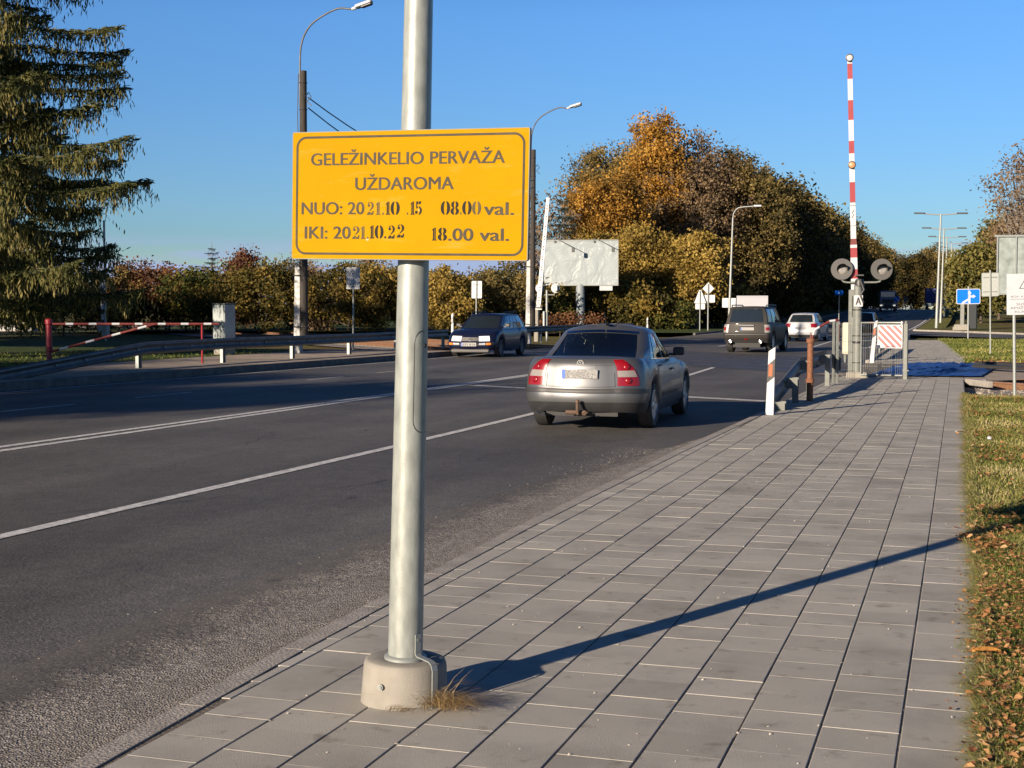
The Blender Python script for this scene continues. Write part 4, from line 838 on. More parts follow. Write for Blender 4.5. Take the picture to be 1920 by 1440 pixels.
# ------------------------------------------------------------------ left-hand side
ZL = .137
t = thing('guardrail', 'long dark guardrail rising from the left pavement and running past the utility pole', 'guardrail', (0, 0, 0), 0, 'guardrails on the left')
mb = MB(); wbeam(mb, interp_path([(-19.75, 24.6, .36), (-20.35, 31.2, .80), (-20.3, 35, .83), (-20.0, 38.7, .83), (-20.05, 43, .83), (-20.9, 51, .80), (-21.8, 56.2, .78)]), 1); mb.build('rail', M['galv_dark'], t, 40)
for x, y in ((-20.5, 31.1), (-20.33, 35), (-20.08, 38.7), (-20.2, 43), (-20.75, 48.2), (-21.2, 51.6), (-21.85, 55.8)):
    mb = MB(); mb.box((x - .05, y, .38), (.012, .15, .75)); mb.box((x - .01, y - .07, .38), (.09, .012, .75)); mb.box((x - .01, y + .07, .38), (.09, .012, .75)); mb.build('post', M['galv'], t)
for k in range(24): 
    f = k / 23; y = 27 + 29 * f; x = lin(y, [(24.6, -19.75), (31.2, -20.35), (35, -20.3), (38.7, -20), (43, -20.05), (51, -20.9), (56.2, -21.8)]); z = lin(y, [(24.6, .36), (31.2, .8), (35, .83), (51, .8), (56, .78)])
    mb = MB(); mb.box((x + .012, y, z - .155), (.03, .05, .035)); mb.build('bolt', M['galv'], t)
t = thing('guardrail', 'dark guardrail behind the blue wagon at the second utility pole', 'guardrail', (0, 0, 0), 0, 'guardrails on the left')
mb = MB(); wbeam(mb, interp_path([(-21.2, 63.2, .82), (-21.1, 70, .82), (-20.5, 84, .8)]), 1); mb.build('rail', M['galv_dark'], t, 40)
for y in (63.6, 67.4, 71.3, 75, 79, 83):
    mb = MB(); mb.box((-21.25 + (y - 63.6) * .025, y, .33), (.06, .1, .72)); mb.build('post', M['galv'], t)
# red gate
t = thing('swing_barrier', 'red and white swing barrier hung on a thick red post at the left', 'swing barrier', (-24.4, 32.7, .11))
mb = MB(); mb.lathe([(.075, -.1), (.075, .36), (.1, .38), (.1, .46), (.082, .48), (.082, 1.1), (.105, 1.12), (.105, 1.24), (.05, 1.27)], 18); mb.build('post', M['red'], t, 40)
e1 = Vector((4.3, 1.7, 1.12)); s1 = Vector((.05, 0, 1.12)); s2 = Vector((.05, 0, .36)); e2 = s1.lerp(e1, .62)
def banded(a, b, n, r_, first):
    for i in range(n):
        q = i + first; w0, w1 = i / n, (i + 1) / n; mq = MB(); mq.tube([a.lerp(b, w0), a.lerp(b, w1)], r_, 8); mq.build('white_band' if q % 3 == 2 else 'red_band', M['white' if q % 3 == 2 else 'red_old'], t, 40)
banded(s1, e1, 22, .034, 0); banded(s2, e2, 12, .034, 1)
mb = MB(); mb.tube([tuple(e1 + Vector((-.45, -.15, 0))), tuple(e1 + Vector((-.45, -.15, -1.15)))], .03, 8); mb.build('rest_post', M['red'], t, 40)
t = thing('control_cabinet', 'pale grey upright control cabinet behind the long guardrail', 'cabinet', (-24.0, 41.4, .12), R(-16))
mb = MB(); mb.box((0, 0, .92), (.56, .5, 1.5), None, .02); mb.build('body', mat('cabinet_paint', (.30, .34, .33), .6, noise=.2, scale=3), t)
mb = MB(); mb.box((-.0, -.258, .6), (.5, .016, .8), None, .004); mb.box((0, -.258, 1.33), (.5, .016, .58), None, .004); d_ = mb.build('door', mat('cabinet_door', (.29, .33, .33), .55, noise=.2, scale=3), t); mb = MB(); mb.box((.18, -.272, .95), (.02, .014, .09)); mb.build('handle', M['steel_dark'], d_)
mb = MB(); mb.box((0, 0, 1.695), (.6, .54, .04), None, .01); mb.build('roof', M['grey_post'], t); mb = MB(); mb.box((0, 0, .07), (.5, .46, .2)); mb.build('plinth', M['concrete'], t)
# utility poles
def utility_pole(x, y, h, label, z, lean, stub=3.0, arm=2.5, rise=1.95, wood='wood_pole'):
    t = thing('utility_pole', label, 'utility pole', (x, y, z), 0, 'utility poles with street lamps on the left', lean)
    mb = MB(); mb.lathe([(.15, .55), (.14, 3), (.115, h)], 14); mb.build('wood_post', M[wood], t, 40)
    mb = MB(); mb.add([(-.33, -.12, -.2), (-.09, -.12, -.2), (-.09, .12, -.2), (-.33, .12, -.2), (-.28, -.1, stub), (-.10, -.1, stub), (-.10, .1, stub), (-.28, .1, stub)], [(3, 2, 1, 0), (4, 5, 6, 7), (0, 1, 5, 4), (1, 2, 6, 5), (2, 3, 7, 6), (3, 0, 4, 7)]); mb.build('concrete_stub', M['white_old'], t)
    mb = MB()
    for zz in (.9, stub - .35): mb.lathe([(.30, zz - .02), (.31, zz), (.30, zz + .02)], 16, Matrix.Translation((-.09, 0, 0)) @ Matrix.Scale(.62, 4, (0, 1, 0)))
    for zz in (h - .4, h - 1.3, h - 3): mb.lathe([(.135, zz - .015), (.14, zz), (.135, zz + .015)], 12)
    mb.build('band', M['steel_dark'], t)
    mb = MB(); q = [(-.12, 0, h - 1.2), (-.12, 0, h + .3), (-.05, 0, h + .95), (.22, 0, h + 1.45), (.7, 0, h + 1.78), (1.3, 0, h + 2.0), (arm - .7, 0, h + rise)]; mb.tube(curve_pts(q), .032, 8); a = mb.build('lamp_arm', M['galv_dark'], t, 60)
    T = Matrix.Translation((arm - .7, 0, h + rise)) @ Matrix.Rotation(R(-15), 4, 'Y')
    mb = MB(); mb.lathe([(.04, 0), (.06, .02), (.06, .16), (.04, .18)], 10, T @ Matrix.Rotation(R(90), 4, 'Y')); mb.box((.46, 0, .02), (.6, .26, .12), T, .05); lh = mb.build('lamp_head', M['white'], a, 40)
    mb = MB(); mb.box((.55, 0, -.055), (.38, .2, .05), T, .02); mb.build('diffuser', M['black'], lh)
    mb = MB(); mb.tube([(-.17, -.03, h - .1), (-.19, -.05, h - 1.5), (-.16, -.05, h - 3), (-.17, -.03, h - 5)], .014, 5); mb.tube([(.1, -.1, h - .9), (.26, -.12, h - .75), (.34, -.1, h - .9), (.2, -.12, h - 1.05), (.36, -.1, h - 1.2)], .02, 5); mb.build('cable', M['black'], t)
    return t
utility_pole(-22.15, 43.5, 9.55, 'tarred wooden utility pole on a pale concrete stub left of the yellow sign', ZL, .006)
utility_pole(-21.44, 66.85, 9.5, 'utility pole with lamp half hidden behind the right edge of the yellow sign', 0, .006, stub=4.1, arm=2.4)
for k, (dz, sag, lb) in enumerate(((-.9, 1.1, 'upper thin black cable slung between the two utility poles'), (-1.25, 1.3, 'lower thin black cable slung between the two utility poles'))):
    a, b = Vector((-21.9, 43.45, ZL + 9.55 + dz)), Vector((-21.3, 66.8, 9.5 + dz - .6)); mb = MB(); mb.tube([tuple(a.lerp(b, i / 16) - Vector((0, 0, sag * 4 * (i / 16) * (1 - i / 16)))) for i in range(17)], .022, 5); tag(mb.build('overhead_cable', M['black']), lb, 'cable', 'overhead cables')
t, p = post_sign('warning_sign', 'small white train warning board on a thin post left of the lamp post', -25.4, 54.4, 3.32, .60, .92, 2.95, 'white_enamel', .02, .01, R(4), pr=.035)
ml, mr, mt = MB(), MB(), MB(); train_triangle(ml, mr, 0, 3.13, .36, -.002); put_text(mt, 'SUSTOK', -.16, .16, 2.66, 2.72, -.002, .01); put_text(mt, 'KLAUSYK', -.2, .2, 2.56, 2.62, -.002, .01)
ml.build('triangle', M['black'], p); mr.build('train_pictogram', M['blue_sign'], p); mt.build('lettering', M['black'], p)
post_sign('road_sign', 'white back of a rectangular sign on a post above the dark blue wagon', -24.91, 68.18, 3.1, .58, .90, 2.65, 'white_enamel', .05, .01, 0, pr=.035, back=True)
delineator(-25.2, 65.6, 1.5, 'white road post at the front of the dark blue wagon', refl='white')
delineator(-23.8, 102, 1.1, 'white road post behind the roof of the silver sedan', refl='white')
t = thing('striped_mast', 'thin mast with a black and white striped foot beside the tracks', 'mast', (-44.6, 64.4, -.05))
mb = MB(); mb.tube([(.12, 0, 0), (.12, 0, 6.4)], .06, 10); mb.box((.12, 0, .5), (.34, .3, .7), None, .03); mb.box((-.28, 0, .75), (.16, .2, .55), None, .03); mb.build('pole', M['galv'], t, 40)
for k in range(12): mb = MB(); mb.lathe([(.085, .3 + .28 * k), (.085, .58 + .28 * k)], 10, Matrix.Translation((-.06, 0, 0))); mb.build('white_band' if k % 2 else 'black_band', M['white' if k % 2 else 'black'], t)
t = thing('white_post', 'short white-painted concrete post under the spruce at the left edge', 'post', (-27.2, 33.4, .1)); mb = MB(); mb.box((0, 0, .5), (.2, .2, 1.1), None, .02); mb.build('post', M['white'], t)
mb = MB(); mb.box((0, 0, 1.075), (.22, .22, .05), None, .01); mb.build('cap', M['concrete'], t)
# far barrier on the left
t = thing('barrier_machine', 'far barrier post with two white round signal backs near the billboard', 'barrier post', (-21.6, 69.2, 0))
mb = MB(); mb.box((-.35, 0, .85), (.22, .25, 1.75), None, .02); mb.build('counterweight_frame', M['concrete'], t)
mb = MB(); mb.tube([(.16, .1, 0), (.16, .1, 2.62)], .06, 12); mb.build('post', M['galv'], t, 40)
for sx in (-1, 1):
    cx = -.22 if sx < 0 else .62
    mb = MB(); mb.tube([(.16, .1, 2.38), (cx - .1 * sx, .1, 2.38), (cx, .1, 2.48)], .025, 8); a = mb.build('lamp_arm', M['galv'], t, 40)
    mb = MB(); mb.plate(circ(.235, 28, cx, 2.72), .12, .135); bb = mb.build('backboard', M['white'], t, 40)
    mb = MB(); mb.box((cx + .06, .02, 2.72), (.2, .18, .32), None, .03); mb.build('lamp_housing', M['galv'], bb)
mb = MB(); mb.box((.05, 0, 1.1), (.12, .2, .9), None, .03); mb.box((-.28, -.14, 1.65), (.5, .06, .06)); mb.build('drive_box', M['galv'], t)
tb = thing('barrier_boom', 'narrow white boom with red dots raised beside the billboard', 'barrier boom', (-21.83, 69.1, 1.75), R(0), 'barrier booms', .088)
mb = MB(); mb.add([(-.12, -.03, 0), (.12, -.03, 0), (.12, .03, 0), (-.12, .03, 0), (-.085, -.03, 5.6), (.085, -.03, 5.6), (.085, .03, 5.6), (-.085, .03, 5.6)], [(3, 2, 1, 0), (4, 5, 6, 7), (0, 1, 5, 4), (1, 2, 6, 5), (2, 3, 7, 6), (3, 0, 4, 7)]); mb.build('arm', M['white'], tb)
mb = MB()
for k in range(10):
    for d_ in (0, .14): mb.plate(circ(.038, 10, .0, .35 + k * .52 + d_), -.034, -.0305)
mb.build('red_dot', M['red_old'], tb); mb = MB(); mb.tube([(-.2, 0, -.1), (0, 0, .25), (.2, 0, -.1)], .04, 6); mb.build('bracket', M['steel_dark'], tb)
# billboard
def bb_face():
    m, t_, b, v = newmat('wrinkled_white_sheet', .38, .5); n_ = N(t_, 'ShaderNodeTexNoise'); n_.inputs['Scale'].default_value = .8; n_.inputs['Detail'].default_value = 3; n_.inputs['Distortion'].default_value = 1.2
    t_.links.new(v, n_.inputs['Vector']); b.inputs['Base Color'].default_value = (.29, .33, .34, 1); bumpto(t_, b, n_.outputs['Fac'], .4, .3); return m
t = thing('billboard', 'blank white wrinkled billboard on one thick grey pillar', 'billboard', (-30.05, 105.95, 0), R(12))
mb = MB(); nx_, nz_ = 40, 24; W2, H2 = 5.78, 3.4
for i in range(nx_ + 1):
    for j in range(nz_ + 1): x, z = -W2 / 2 + W2 * i / nx_, 3.55 + H2 * j / nz_; mb.v.append((x, -.24 + .022 * mn.noise(Vector((x * 1.4, z * 1.1 + .5 * x, 2))), z))
mb.f = [[i * (nz_ + 1) + j, (i + 1) * (nz_ + 1) + j, (i + 1) * (nz_ + 1) + j + 1, i * (nz_ + 1) + j + 1] for i in range(nx_) for j in range(nz_)]
mb.build('sheet', bb_face(), t, 60)
mb = MB(); mb.box((0, 0, 5.25), (W2 + .06, .4, H2 + .04), None, .02); mb.box((0, -.25, 3.52), (W2 + .12, .1, .08)); mb.box((0, -.25, 6.98), (W2 + .12, .1, .08)); mb.box((-W2 / 2 - .02, -.25, 5.25), (.08, .1, H2 + .02)); mb.box((W2 / 2 + .02, -.25, 5.25), (.08, .1, H2 + .02)); mb.build('frame', M['galv'], t)
mb = MB(); mb.lathe([(.37, -.2), (.34, 3.6)], 28); mb.build('pillar', mat('pillar_paint', (.2, .23, .25), .5, noise=.06), t, 40)
mb = MB(); mb.tube([(-.36, -.1, .75), (.36, -.1, .75)], .03, 6); mb.tube([(-.34, -.25, .72), (.36, -.2, .2)], .03, 6); mb.build('band', M['black'], t)
mb = MB(); mb.box((2.0, -.27, 3.28), (1.0, .03, .36), None, .01); p = mb.build('name_plate', M['white'], t)
for x in (-1.95, 1.1):
    mb = MB(); mb.tube([(x, -.1, 7.0), (x + .15, -.1, 7.1), (x + 1.5, -1.5, 6.35)], .025, 6); a = mb.build('lamp_arm', M['steel_dark'], t); mb = MB(); mb.box((x + 1.5, -1.52, 6.2), (.22, .2, .36), None, .03); mb.box((x, -.2, 6.95), (.16, .2, .34), None, .02); mb.build('floodlight', M['signal_grey'], a)
# far signs seen from behind and the white lamp
t = thing('triangular_sign', 'grey back of a triangular sign above a square plate, left of the diamond', 'sign', (-19.89, 101.98, 0), 0, 'sign backs at the verge')
mb = MB(); mb.tube([(0, 0, -.1), (0, 0, 3.0)], .045, 8); mb.build('post', M['galv'], t, 40); mb = MB(); mb.plate([(-.44, 2.1), (.44, 2.1), (.07, 3.05), (-.07, 3.05)], .05, .07); mb.build('triangle_panel', M['white_enamel'], t); mb = MB(); mb.plate(rrect(.7, .42, .04, 3, 0, 1.86), .05, .07); mb.build('square_panel', M['white_enamel'], t)
t = thing('diamond_sign', 'grey back of a diamond sign with a wide plate below it', 'sign', (-19.33, 102.17, 0), 0, 'sign backs at the verge')
mb = MB(); mb.tube([(0, 0, -.1), (0, 0, 3.5)], .055, 8); mb.build('post', M['galv'], t, 40); mb = MB(); mb.plate([(0, 2.72), (.43, 3.16), (0, 3.6), (-.43, 3.16)], .06, .08); mb.build('diamond_panel', M['white_enamel'], t); mb = MB(); mb.plate(rrect(.86, .55, .04, 3, .05, 2.42), .06, .08); mb.build('plate', M['white_enamel'], t)
t = thing('street_lamp', 'single slim white street lamp arching right, behind the dark grey SUV', 'street lamp', (-18.77, 107.64, 0), 0, None, .03)
mb = MB(); mb.lathe([(.1, -.2), (.09, 4), (.06, 8.6)], 12); mb.build('pole', M['galv'], t, 40); mb = MB(); mb.tube(curve_pts([(0, 0, 8.5), (.05, 0, 8.95), (.3, 0, 9.3), (.7, 0, 9.42), (1.6, 0, 9.5)]), .045, 8); a = mb.build('arm', M['galv'], t, 50); mb = MB(); mb.box((1.85, 0, 9.52), (.6, .24, .14), None, .05); mb.build('lamp_head', M['white'], a)
post_sign('direction_sign', 'white rectangular sign at the foot of the slim street lamp', -18.9, 108.6, 2.6, 1.1, .72, 2.15, 'white_enamel', .04, 0, 0, pr=.04)
# house glimpsed behind the spruce
t = thing('house', 'pale rendered house mostly hidden behind the big spruce', 'house', (-83.5, 104, -.2), R(20))
mb = MB(); mb.box((0, 0, 3.7), (9, 7, 7.8)); mb.build('wall', mat('render', (.42, .42, .40), .9, noise=.1), t); mb = MB(); mb.plate([(-4.9, 7.6), (4.9, 7.6), (4.9, 7.75), (0, 10.4), (-4.9, 7.75)], -3.9, 3.9); mb.build('roof', mat('grey_roof', (.12, .11, .11), .9), t)
for x in (-2.6, .3, 3):
    for z in (2.6, 5.6):
        mb = MB(); ringplate(mb, rrect(1.3, 1.5, .01, 1, x, z), rrect(1.1, 1.3, .01, 1, x, z), -3.56, -3.5); f_ = mb.build('window', M['white'], t); mb = MB(); mb.plate(rrect(1.1, 1.3, .01, 1, x, z), -3.53, -3.515); mb.build('pane', M['glass_dark'], f_)

# ------------------------------------------------------------------ vehicles
class Car:
    """body shell and cabin as parametric surfaces: y runs from the tail (0) to the nose (L)"""
    def __init__(s, **k): s.__dict__.update(k)
    def W(s, t): return lin(t, s.wid)
    def ztop(s, y): return lin(y, s.top)
    def zbot(s, y, side):
        z = lin(y, s.bot)
        if side:
            for yc in (s.yr, s.yf):
                d = abs(y - yc)
                if d < s.ar: z = max(z, s.wr - .02 + math.sqrt(s.ar ** 2 - d ** 2))
        return z
    def pt(s, u, t):
        sg = -1 if u < 0 else 1; a = abs(u); w = s.W(t); rc, fc = s.rc, s.fc
        y0, y1 = lin(t, s.tail), lin(t, s.nose); k = ((w - rc) / w) ** 2; yb = y0 + s.bowr * k; kf = ((w - fc) / w) ** 2; yn = y1 - s.bowf * kf
        if a <= 1: x = a * (w - rc); y = y0 + s.bowr * (x / w) ** 2
        elif a <= 2: q = (a - 1) * math.pi / 2; x = w - rc + rc * math.sin(q); y = yb + rc * (1 - math.cos(q))
        elif a <= 3: x = w; y = yb + rc + (yn - fc - yb - rc) * (a - 2)
        elif a <= 4: q = (4 - a) * math.pi / 2; x = w - fc + fc * math.sin(q); y = yn - fc * (1 - math.cos(q))
        else: x = (5 - a) * (w - fc); y = y1 - s.bowf * (x / w) ** 2
        x *= 1 - s.tap * ((y - s.L / 2) / (s.L / 2)) ** 4
        zb, zt = s.zbot(y, 1.6 < a < 3.5), s.ztop(y); return Vector((sg * x, y, zb + (zt - zb) * t))
    def cab(s, u, t):
        sg = -1 if u < 0 else 1; a = abs(u); w = lin(t, s.cw); y0, y1 = lin(t, s.cr), lin(t, s.cf); e = .94
        if a <= 1: x = a * w * e; y = y0 + s.cbr * a ** 2.5
        elif a <= 2: g = a - 1; y = y0 + s.cbr + (y1 - s.cbf - y0 - s.cbr) * g; x = w * (1 - (1 - e) * abs(2 * g - 1) ** 4)
        else: a2 = 3 - a; x = a2 * w * e; y = y1 - s.cbf * a2 ** 2
        zb = s.ztop(y) - .015; zr = s.H - s.rdrop * ((y - s.ym) / s.rlen) ** 2 - s.rcr * (x / lin(1, s.cw)) ** 2
        return Vector((sg * x, y, zb + (zr - zb) * lin(t, [(0, 0), (.85, .86), (.94, .965), (1, 1)])))
def normal_at(f, u, t, e=.004):
    a, b = f(u + e, t) - f(u - e, t), f(u, min(1, t + e)) - f(u, max(0, t - e)); n = a.cross(b); return n.normalized() if n.length > 1e-12 else Vector((0, 0, 1))
def patch(mb, f, u0, u1, t0, t1, off, nu=10, nt_=4, side=True):
    """a panel lying `off` proud of the surface f"""
    o = len(mb.v); ce = Vector((0, 2.2, .6))
    for i in range(nu + 1):
        for j in range(nt_ + 1):
            u, t = u0 + (u1 - u0) * i / nu, t0 + (t1 - t0) * j / nt_; p = f(u, t); n = normal_at(f, u, t)
            if n.dot(p - Vector((0, p.y * .9 + .2, .5))) < 0: n = -n
            mb.v.append(tuple(p + n * off))
    mb.f += [[o + i * (nt_ + 1) + j, o + (i + 1) * (nt_ + 1) + j, o + (i + 1) * (nt_ + 1) + j + 1, o + i * (nt_ + 1) + j + 1] for i in range(nu) for j in range(nt_)]
def patchf(mb, f, sx, u0, u1, t0, t1, off, nu, nt_):
    """like patch, its side edges given as functions of t"""
    o = len(mb.v)
    for i in range(nu + 1):
        for j in range(nt_ + 1):
            t = t0 + (t1 - t0) * j / nt_; u = sx * (u0(t) + (u1(t) - u0(t)) * i / nu); p = f(u, t); n = normal_at(f, u, t)
            if n.dot(p - Vector((0, p.y * .9 + .2, .5))) < 0: n = -n
            mb.v.append(tuple(p + n * off))
    mb.f += [[o + i * (nt_ + 1) + j, o + (i + 1) * (nt_ + 1) + j, o + (i + 1) * (nt_ + 1) + j + 1, o + i * (nt_ + 1) + j + 1] for i in range(nu) for j in range(nt_)]
def shell(car):
    us = [k / 5 for k in range(5)] + [1 + k / 6 for k in range(6)] + [2 + k / 84 for k in range(84)] + [3 + k / 6 for k in range(6)] + [4 + k / 5 for k in range(6)]
    U_ = [-u for u in reversed(us[1:])] + us; ts = [0, .03, .08, .15, .25, .36, .48, .6, .72, .82, .9, .96, 1.0]
    mb = MB(); nU = len(U_)
    for t in ts:
        for u in U_:
            p = car.pt(u, t)
            if t == 1.0: p.z -= .0
            mb.v.append(tuple(p))
    for j in range(len(ts) - 1):
        for i in range(nU - 1): mb.f.append([j * nU + i, j * nU + i + 1, (j + 1) * nU + i + 1, (j + 1) * nU + i])
        # tail and nose meet at u = 0 and u = +-5 on the centre line
    o = len(mb.v); K = 8; h = len(us)
    base = (len(ts) - 1) * nU; mid = nU // 2
    for i in range(h):
        r_, l_ = Vector(mb.v[base + mid + i]), Vector(mb.v[base + mid - i])
        for k in range(K + 1):
            q = k / K; p = l_.lerp(r_, q); y = p.y; edge = min(1, max(0, (y - car.pt(0, 1).y) / .22)) * min(1, max(0, (car.pt(5, 1).y - y) / .3))
            p.z += car.crown * (1 - (2 * q - 1) ** 4) * edge; mb.v.append(tuple(p))
    for i in range(h - 1):
        for k in range(K): mb.f.append([o + i * (K + 1) + k, o + i * (K + 1) + k + 1, o + (i + 1) * (K + 1) + k + 1, o + (i + 1) * (K + 1) + k])
    return mb
def cabin(car):
    """pillars and roof; returns the shell and the glass meshes by name"""
    cols = set([0, .3, .6, 1, 1.0, 2.0, 2.35, 2.7, 3]); rear = car.rearglass; ws = car.frontglass
    for a, b in car.sideglass: cols |= {a, b, (a + b) / 2}
    cols |= {rear, ws}; cs = sorted(cols); U_ = [-c for c in reversed(cs) if c > 0] + cs
    g0, g1 = car.gt; ts = [0, g0, (g0 + g1) / 2, g1, .94, 1.0]; mb = MB(); gl = {}
    nU = len(U_)
    for t in ts:
        for u in U_: mb.v.append(tuple(car.cab(u, t)))
    def kind(a, b):
        m = abs((a + b) / 2)
        if m < rear: return 'rear_window'
        if m > ws: return 'windscreen'
        for k, (p, q) in enumerate(car.sideglass):
            if p < m < q: return 'side_window|%d|%d' % (k, 1 if a + b > 0 else -1)
    for j in range(len(ts) - 1):
        for i in range(nU - 1):
            k = kind(U_[i], U_[i + 1]) if j in (1, 2) else None
            if k: gl.setdefault(k, []).append((U_[i], U_[i + 1], ts[j], ts[j + 1]))
            else: mb.f.append([j * nU + i, j * nU + i + 1, (j + 1) * nU + i + 1, (j + 1) * nU + i])
    o = len(mb.v); K = 8; h = len(cs); base = (len(ts) - 1) * nU; mid = nU // 2
    for i in range(h):
        r_, l_ = Vector(mb.v[base + mid + i]), Vector(mb.v[base + mid - i])
        for k in range(K + 1):
            q = k / K; p = l_.lerp(r_, q); p.z += car.rcr * (1 - (2 * q - 1) ** 2) * (0 if cs[i] < .99 or cs[i] > 2.01 else 1); mb.v.append(tuple(p))
    for i in range(h - 1):
        for k in range(K): mb.f.append([o + i * (K + 1) + k, o + i * (K + 1) + k + 1, o + (i + 1) * (K + 1) + k + 1, o + (i + 1) * (K + 1) + k])
    return mb, gl
def wheel(parent, x, y, r, w, spokes, rim_m, name='wheel'):
    o = bpy.data.objects.new(name, None); C.objects.link(o); o.parent = parent; o.location = (x, y, r); sx = 1 if x > 0 else -1
    T = Matrix.Rotation(R(90) * sx, 4, 'Y')
    mb = MB(); h = w / 2; mb.lathe([(r * .68, -h), (r * .9, -h), (r * .985, -h * .8), (r, -h * .45), (r, h * .45), (r * .985, h * .8), (r * .9, h), (r * .70, h * .93), (r * .68, h * .5), (r * .66, -h * .5)], 36, T); mb.build('tyre', M['dark'], o, 40)
    mb = MB(); mb.lathe([(r * .70, h * .3), (r * .71, h * .9), (r * .67, h * .94), (r * .63, h * .6), (r * .60, h * .1), (.05, h * .1)], 32, T)
    for k in range(spokes):
        a = 2 * math.pi * k / spokes; c_, s_ = math.cos(a), math.sin(a); ww = r * (1.25 / spokes + .03)
        q = [(.03, -ww * .7), (r * .64, -ww), (r * .64, ww), (.03, ww * .7)]; P = [(c_ * a_ - s_ * b_, s_ * a_ + c_ * b_) for a_, b_ in q]
        mb.add([(p[0], p[1], h * .2) for p in P] + [(p[0], p[1], h * (.82 if i in (1, 2) else .66)) for i, p in enumerate(P)], [(4, 5, 6, 7), (0, 1, 5, 4), (1, 2, 6, 5), (2, 3, 7, 6), (3, 0, 4, 7)], T)
    mb.lathe([(r * .17, h * .1), (r * .17, h * .72), (r * .12, h * .8), (0.005, h * .8)], 16, T); mb.build('rim', rim_m, o, 40)
    return o
def glow(m, c, k):
    b = m.node_tree.nodes['Principled BSDF']; b.inputs['Emission Color'].default_value = (*c, 1); b.inputs['Emission Strength'].default_value = k; return m
def paint(name, col, metal=.55, rough=.32, ct=.3, sp=.4): return mat(name, col, rough, metal, noise=.03, scale=2, coat=ct, spec=sp)
M['chrome'] = mat('chrome', (.75, .75, .74), .14, 1., noise=.02)
M['rim'] = mat('alloy_rim', (.42, .42, .42), .35, .7, noise=.06)
M['tail_red'] = mat('tail_light_red', (.19, .004, .008), .25, noise=.1, coat=.3)
M['tail_clear'] = mat('tail_light_clear', (.22, .2, .185), .25, noise=.06, coat=.3)
M['lamp_clear'] = mat('headlamp_glass', (.4, .4, .42), .15, .2, noise=.2, scale=18, coat=1)
M['lamp_on'] = glow(mat('lit_headlamp', (.5, .5, .5), .15, .1, noise=.3, scale=14), (1, .96, .9), .35)
M['indicator'] = mat('indicator_orange', (.85, .22, .03), .25)
M['plate_w'] = mat('plate_white', (.26, .26, .26), .6, noise=.06)
M['plate_b'] = mat('plate_blue', (.02, .1, .5), .4)
M['seat'] = mat('seat_fabric', (.32, .34, .27), .8)
M['trim'] = mat('black_trim', (.028, .028, .03), .5)
def make_car(name, label, car, loc, rz, body_m, tilt=0):
    t = thing(name, label, 'car', loc, rz)
    off = bpy.data.objects.new('x', None)
    bpy.data.objects.remove(off)
    car.shift = car.L / 2
    def bb(mb, n, m, par=t, sm=35):
        mb.v = [(v[0], v[1] - car.L / 2, v[2]) for v in mb.v]; return mb.build(n, m, par, sm)
    body = bb(shell(car), 'body', body_m, t, 40); cb, gl = cabin(car); cab_o = bb(cb, 'roof', body_m, t, 40)
    for k, cells in gl.items():
        mb = MB()
        for a, b, c, d in cells: patch(mb, car.cab, a, b, c, d, -.006, 3, 2)
        bb(mb, k.split('|')[0], car.glass, t, 40)
    mb = MB(); wi = car.W(.5)
    mb.box((0, car.L / 2, .42), (wi * 1.15, car.L - .35, .42)); mb.box((0, (car.yr + car.yf) / 2, .42), (wi * 1.75, car.yf - car.yr - 2 * car.ar, .36)); bb(mb, 'underbody', M['dark'], t, 30)
    for y in (car.yr, car.yf):
        for sx in (-1, 1): wheel(t, sx * (car.W(.3) - car.ww / 2 - .012), y - car.L / 2, car.wr, car.ww, car.spokes, car.rim)
    for k in range(2):                                         # mirrors
        sx = (-1, 1)[k]; p = car.cab(sx * 1.9, car.gt[0]); mb = MB(); mb.box((p.x + sx * .14, p.y - .02, p.z + .10), (.17, .09, .125), None, .045); mb.box((p.x + sx * .04, p.y, p.z + .05), (.12, .05, .04)); bb(mb, 'mirror', car.mirror, t)
    return t, bb
def plate(mb_w, mb_b, mb_t, car, y, z, w=.52, h=.11, x=0, facing=-1, txt=None, tz=1.):
    s = facing; mb_w.box((x, y, z), (w, .012, h), None, .004); mb_b.box((x - s * -1 * (w / 2 - .025) * (1 if s < 0 else 1) * (1), y + s * .001, z), (.04, .013, h * .92))
    if txt:
        if s < 0: put_text(mb_t, txt, x - w / 2 + .07, x + w / 2 - .03, z - h * .32, z + h * .32, y - .0075, .01)
        else: put_text(mb_t, txt, -w / 2 + .07, w / 2 - .03, -h * .32, h * .32, -.0075, .01, T=Matrix.Translation((x, y, z)) @ Matrix.Rotation(math.pi, 4, 'Z'))
def emblem(mb, x, y, z, r, facing=-1):
    T = Matrix.Translation((x, y, z)) @ (Matrix.Identity(4) if facing < 0 else Matrix.Rotation(math.pi, 4, 'Z'))
    ringplate(mb, circ(r, 28), circ(r * .83, 28), -.01, .012, T)
    def bar(a, b): 
        d = Vector((b[0] - a[0], b[1] - a[1])).normalized() * .085; n_ = (-d.y, d.x); mb.plate([((a[0] + n_[0]) * r, (a[1] + n_[1]) * r), ((b[0] + n_[0]) * r, (b[1] + n_[1]) * r), ((b[0] - n_[0]) * r, (b[1] - n_[1]) * r), ((a[0] - n_[0]) * r, (a[1] - n_[1]) * r)][::-1], -.01, .006, T)
    for a, b in (((-.34, .78), (0, .12)), ((.34, .78), (0, .12)), ((-.72, .45), (-.34, -.72)), ((.72, .45), (.34, -.72)), ((-.34, -.72), (0, -.02)), ((.34, -.72), (0, -.02))): bar(a, b)
    return mb
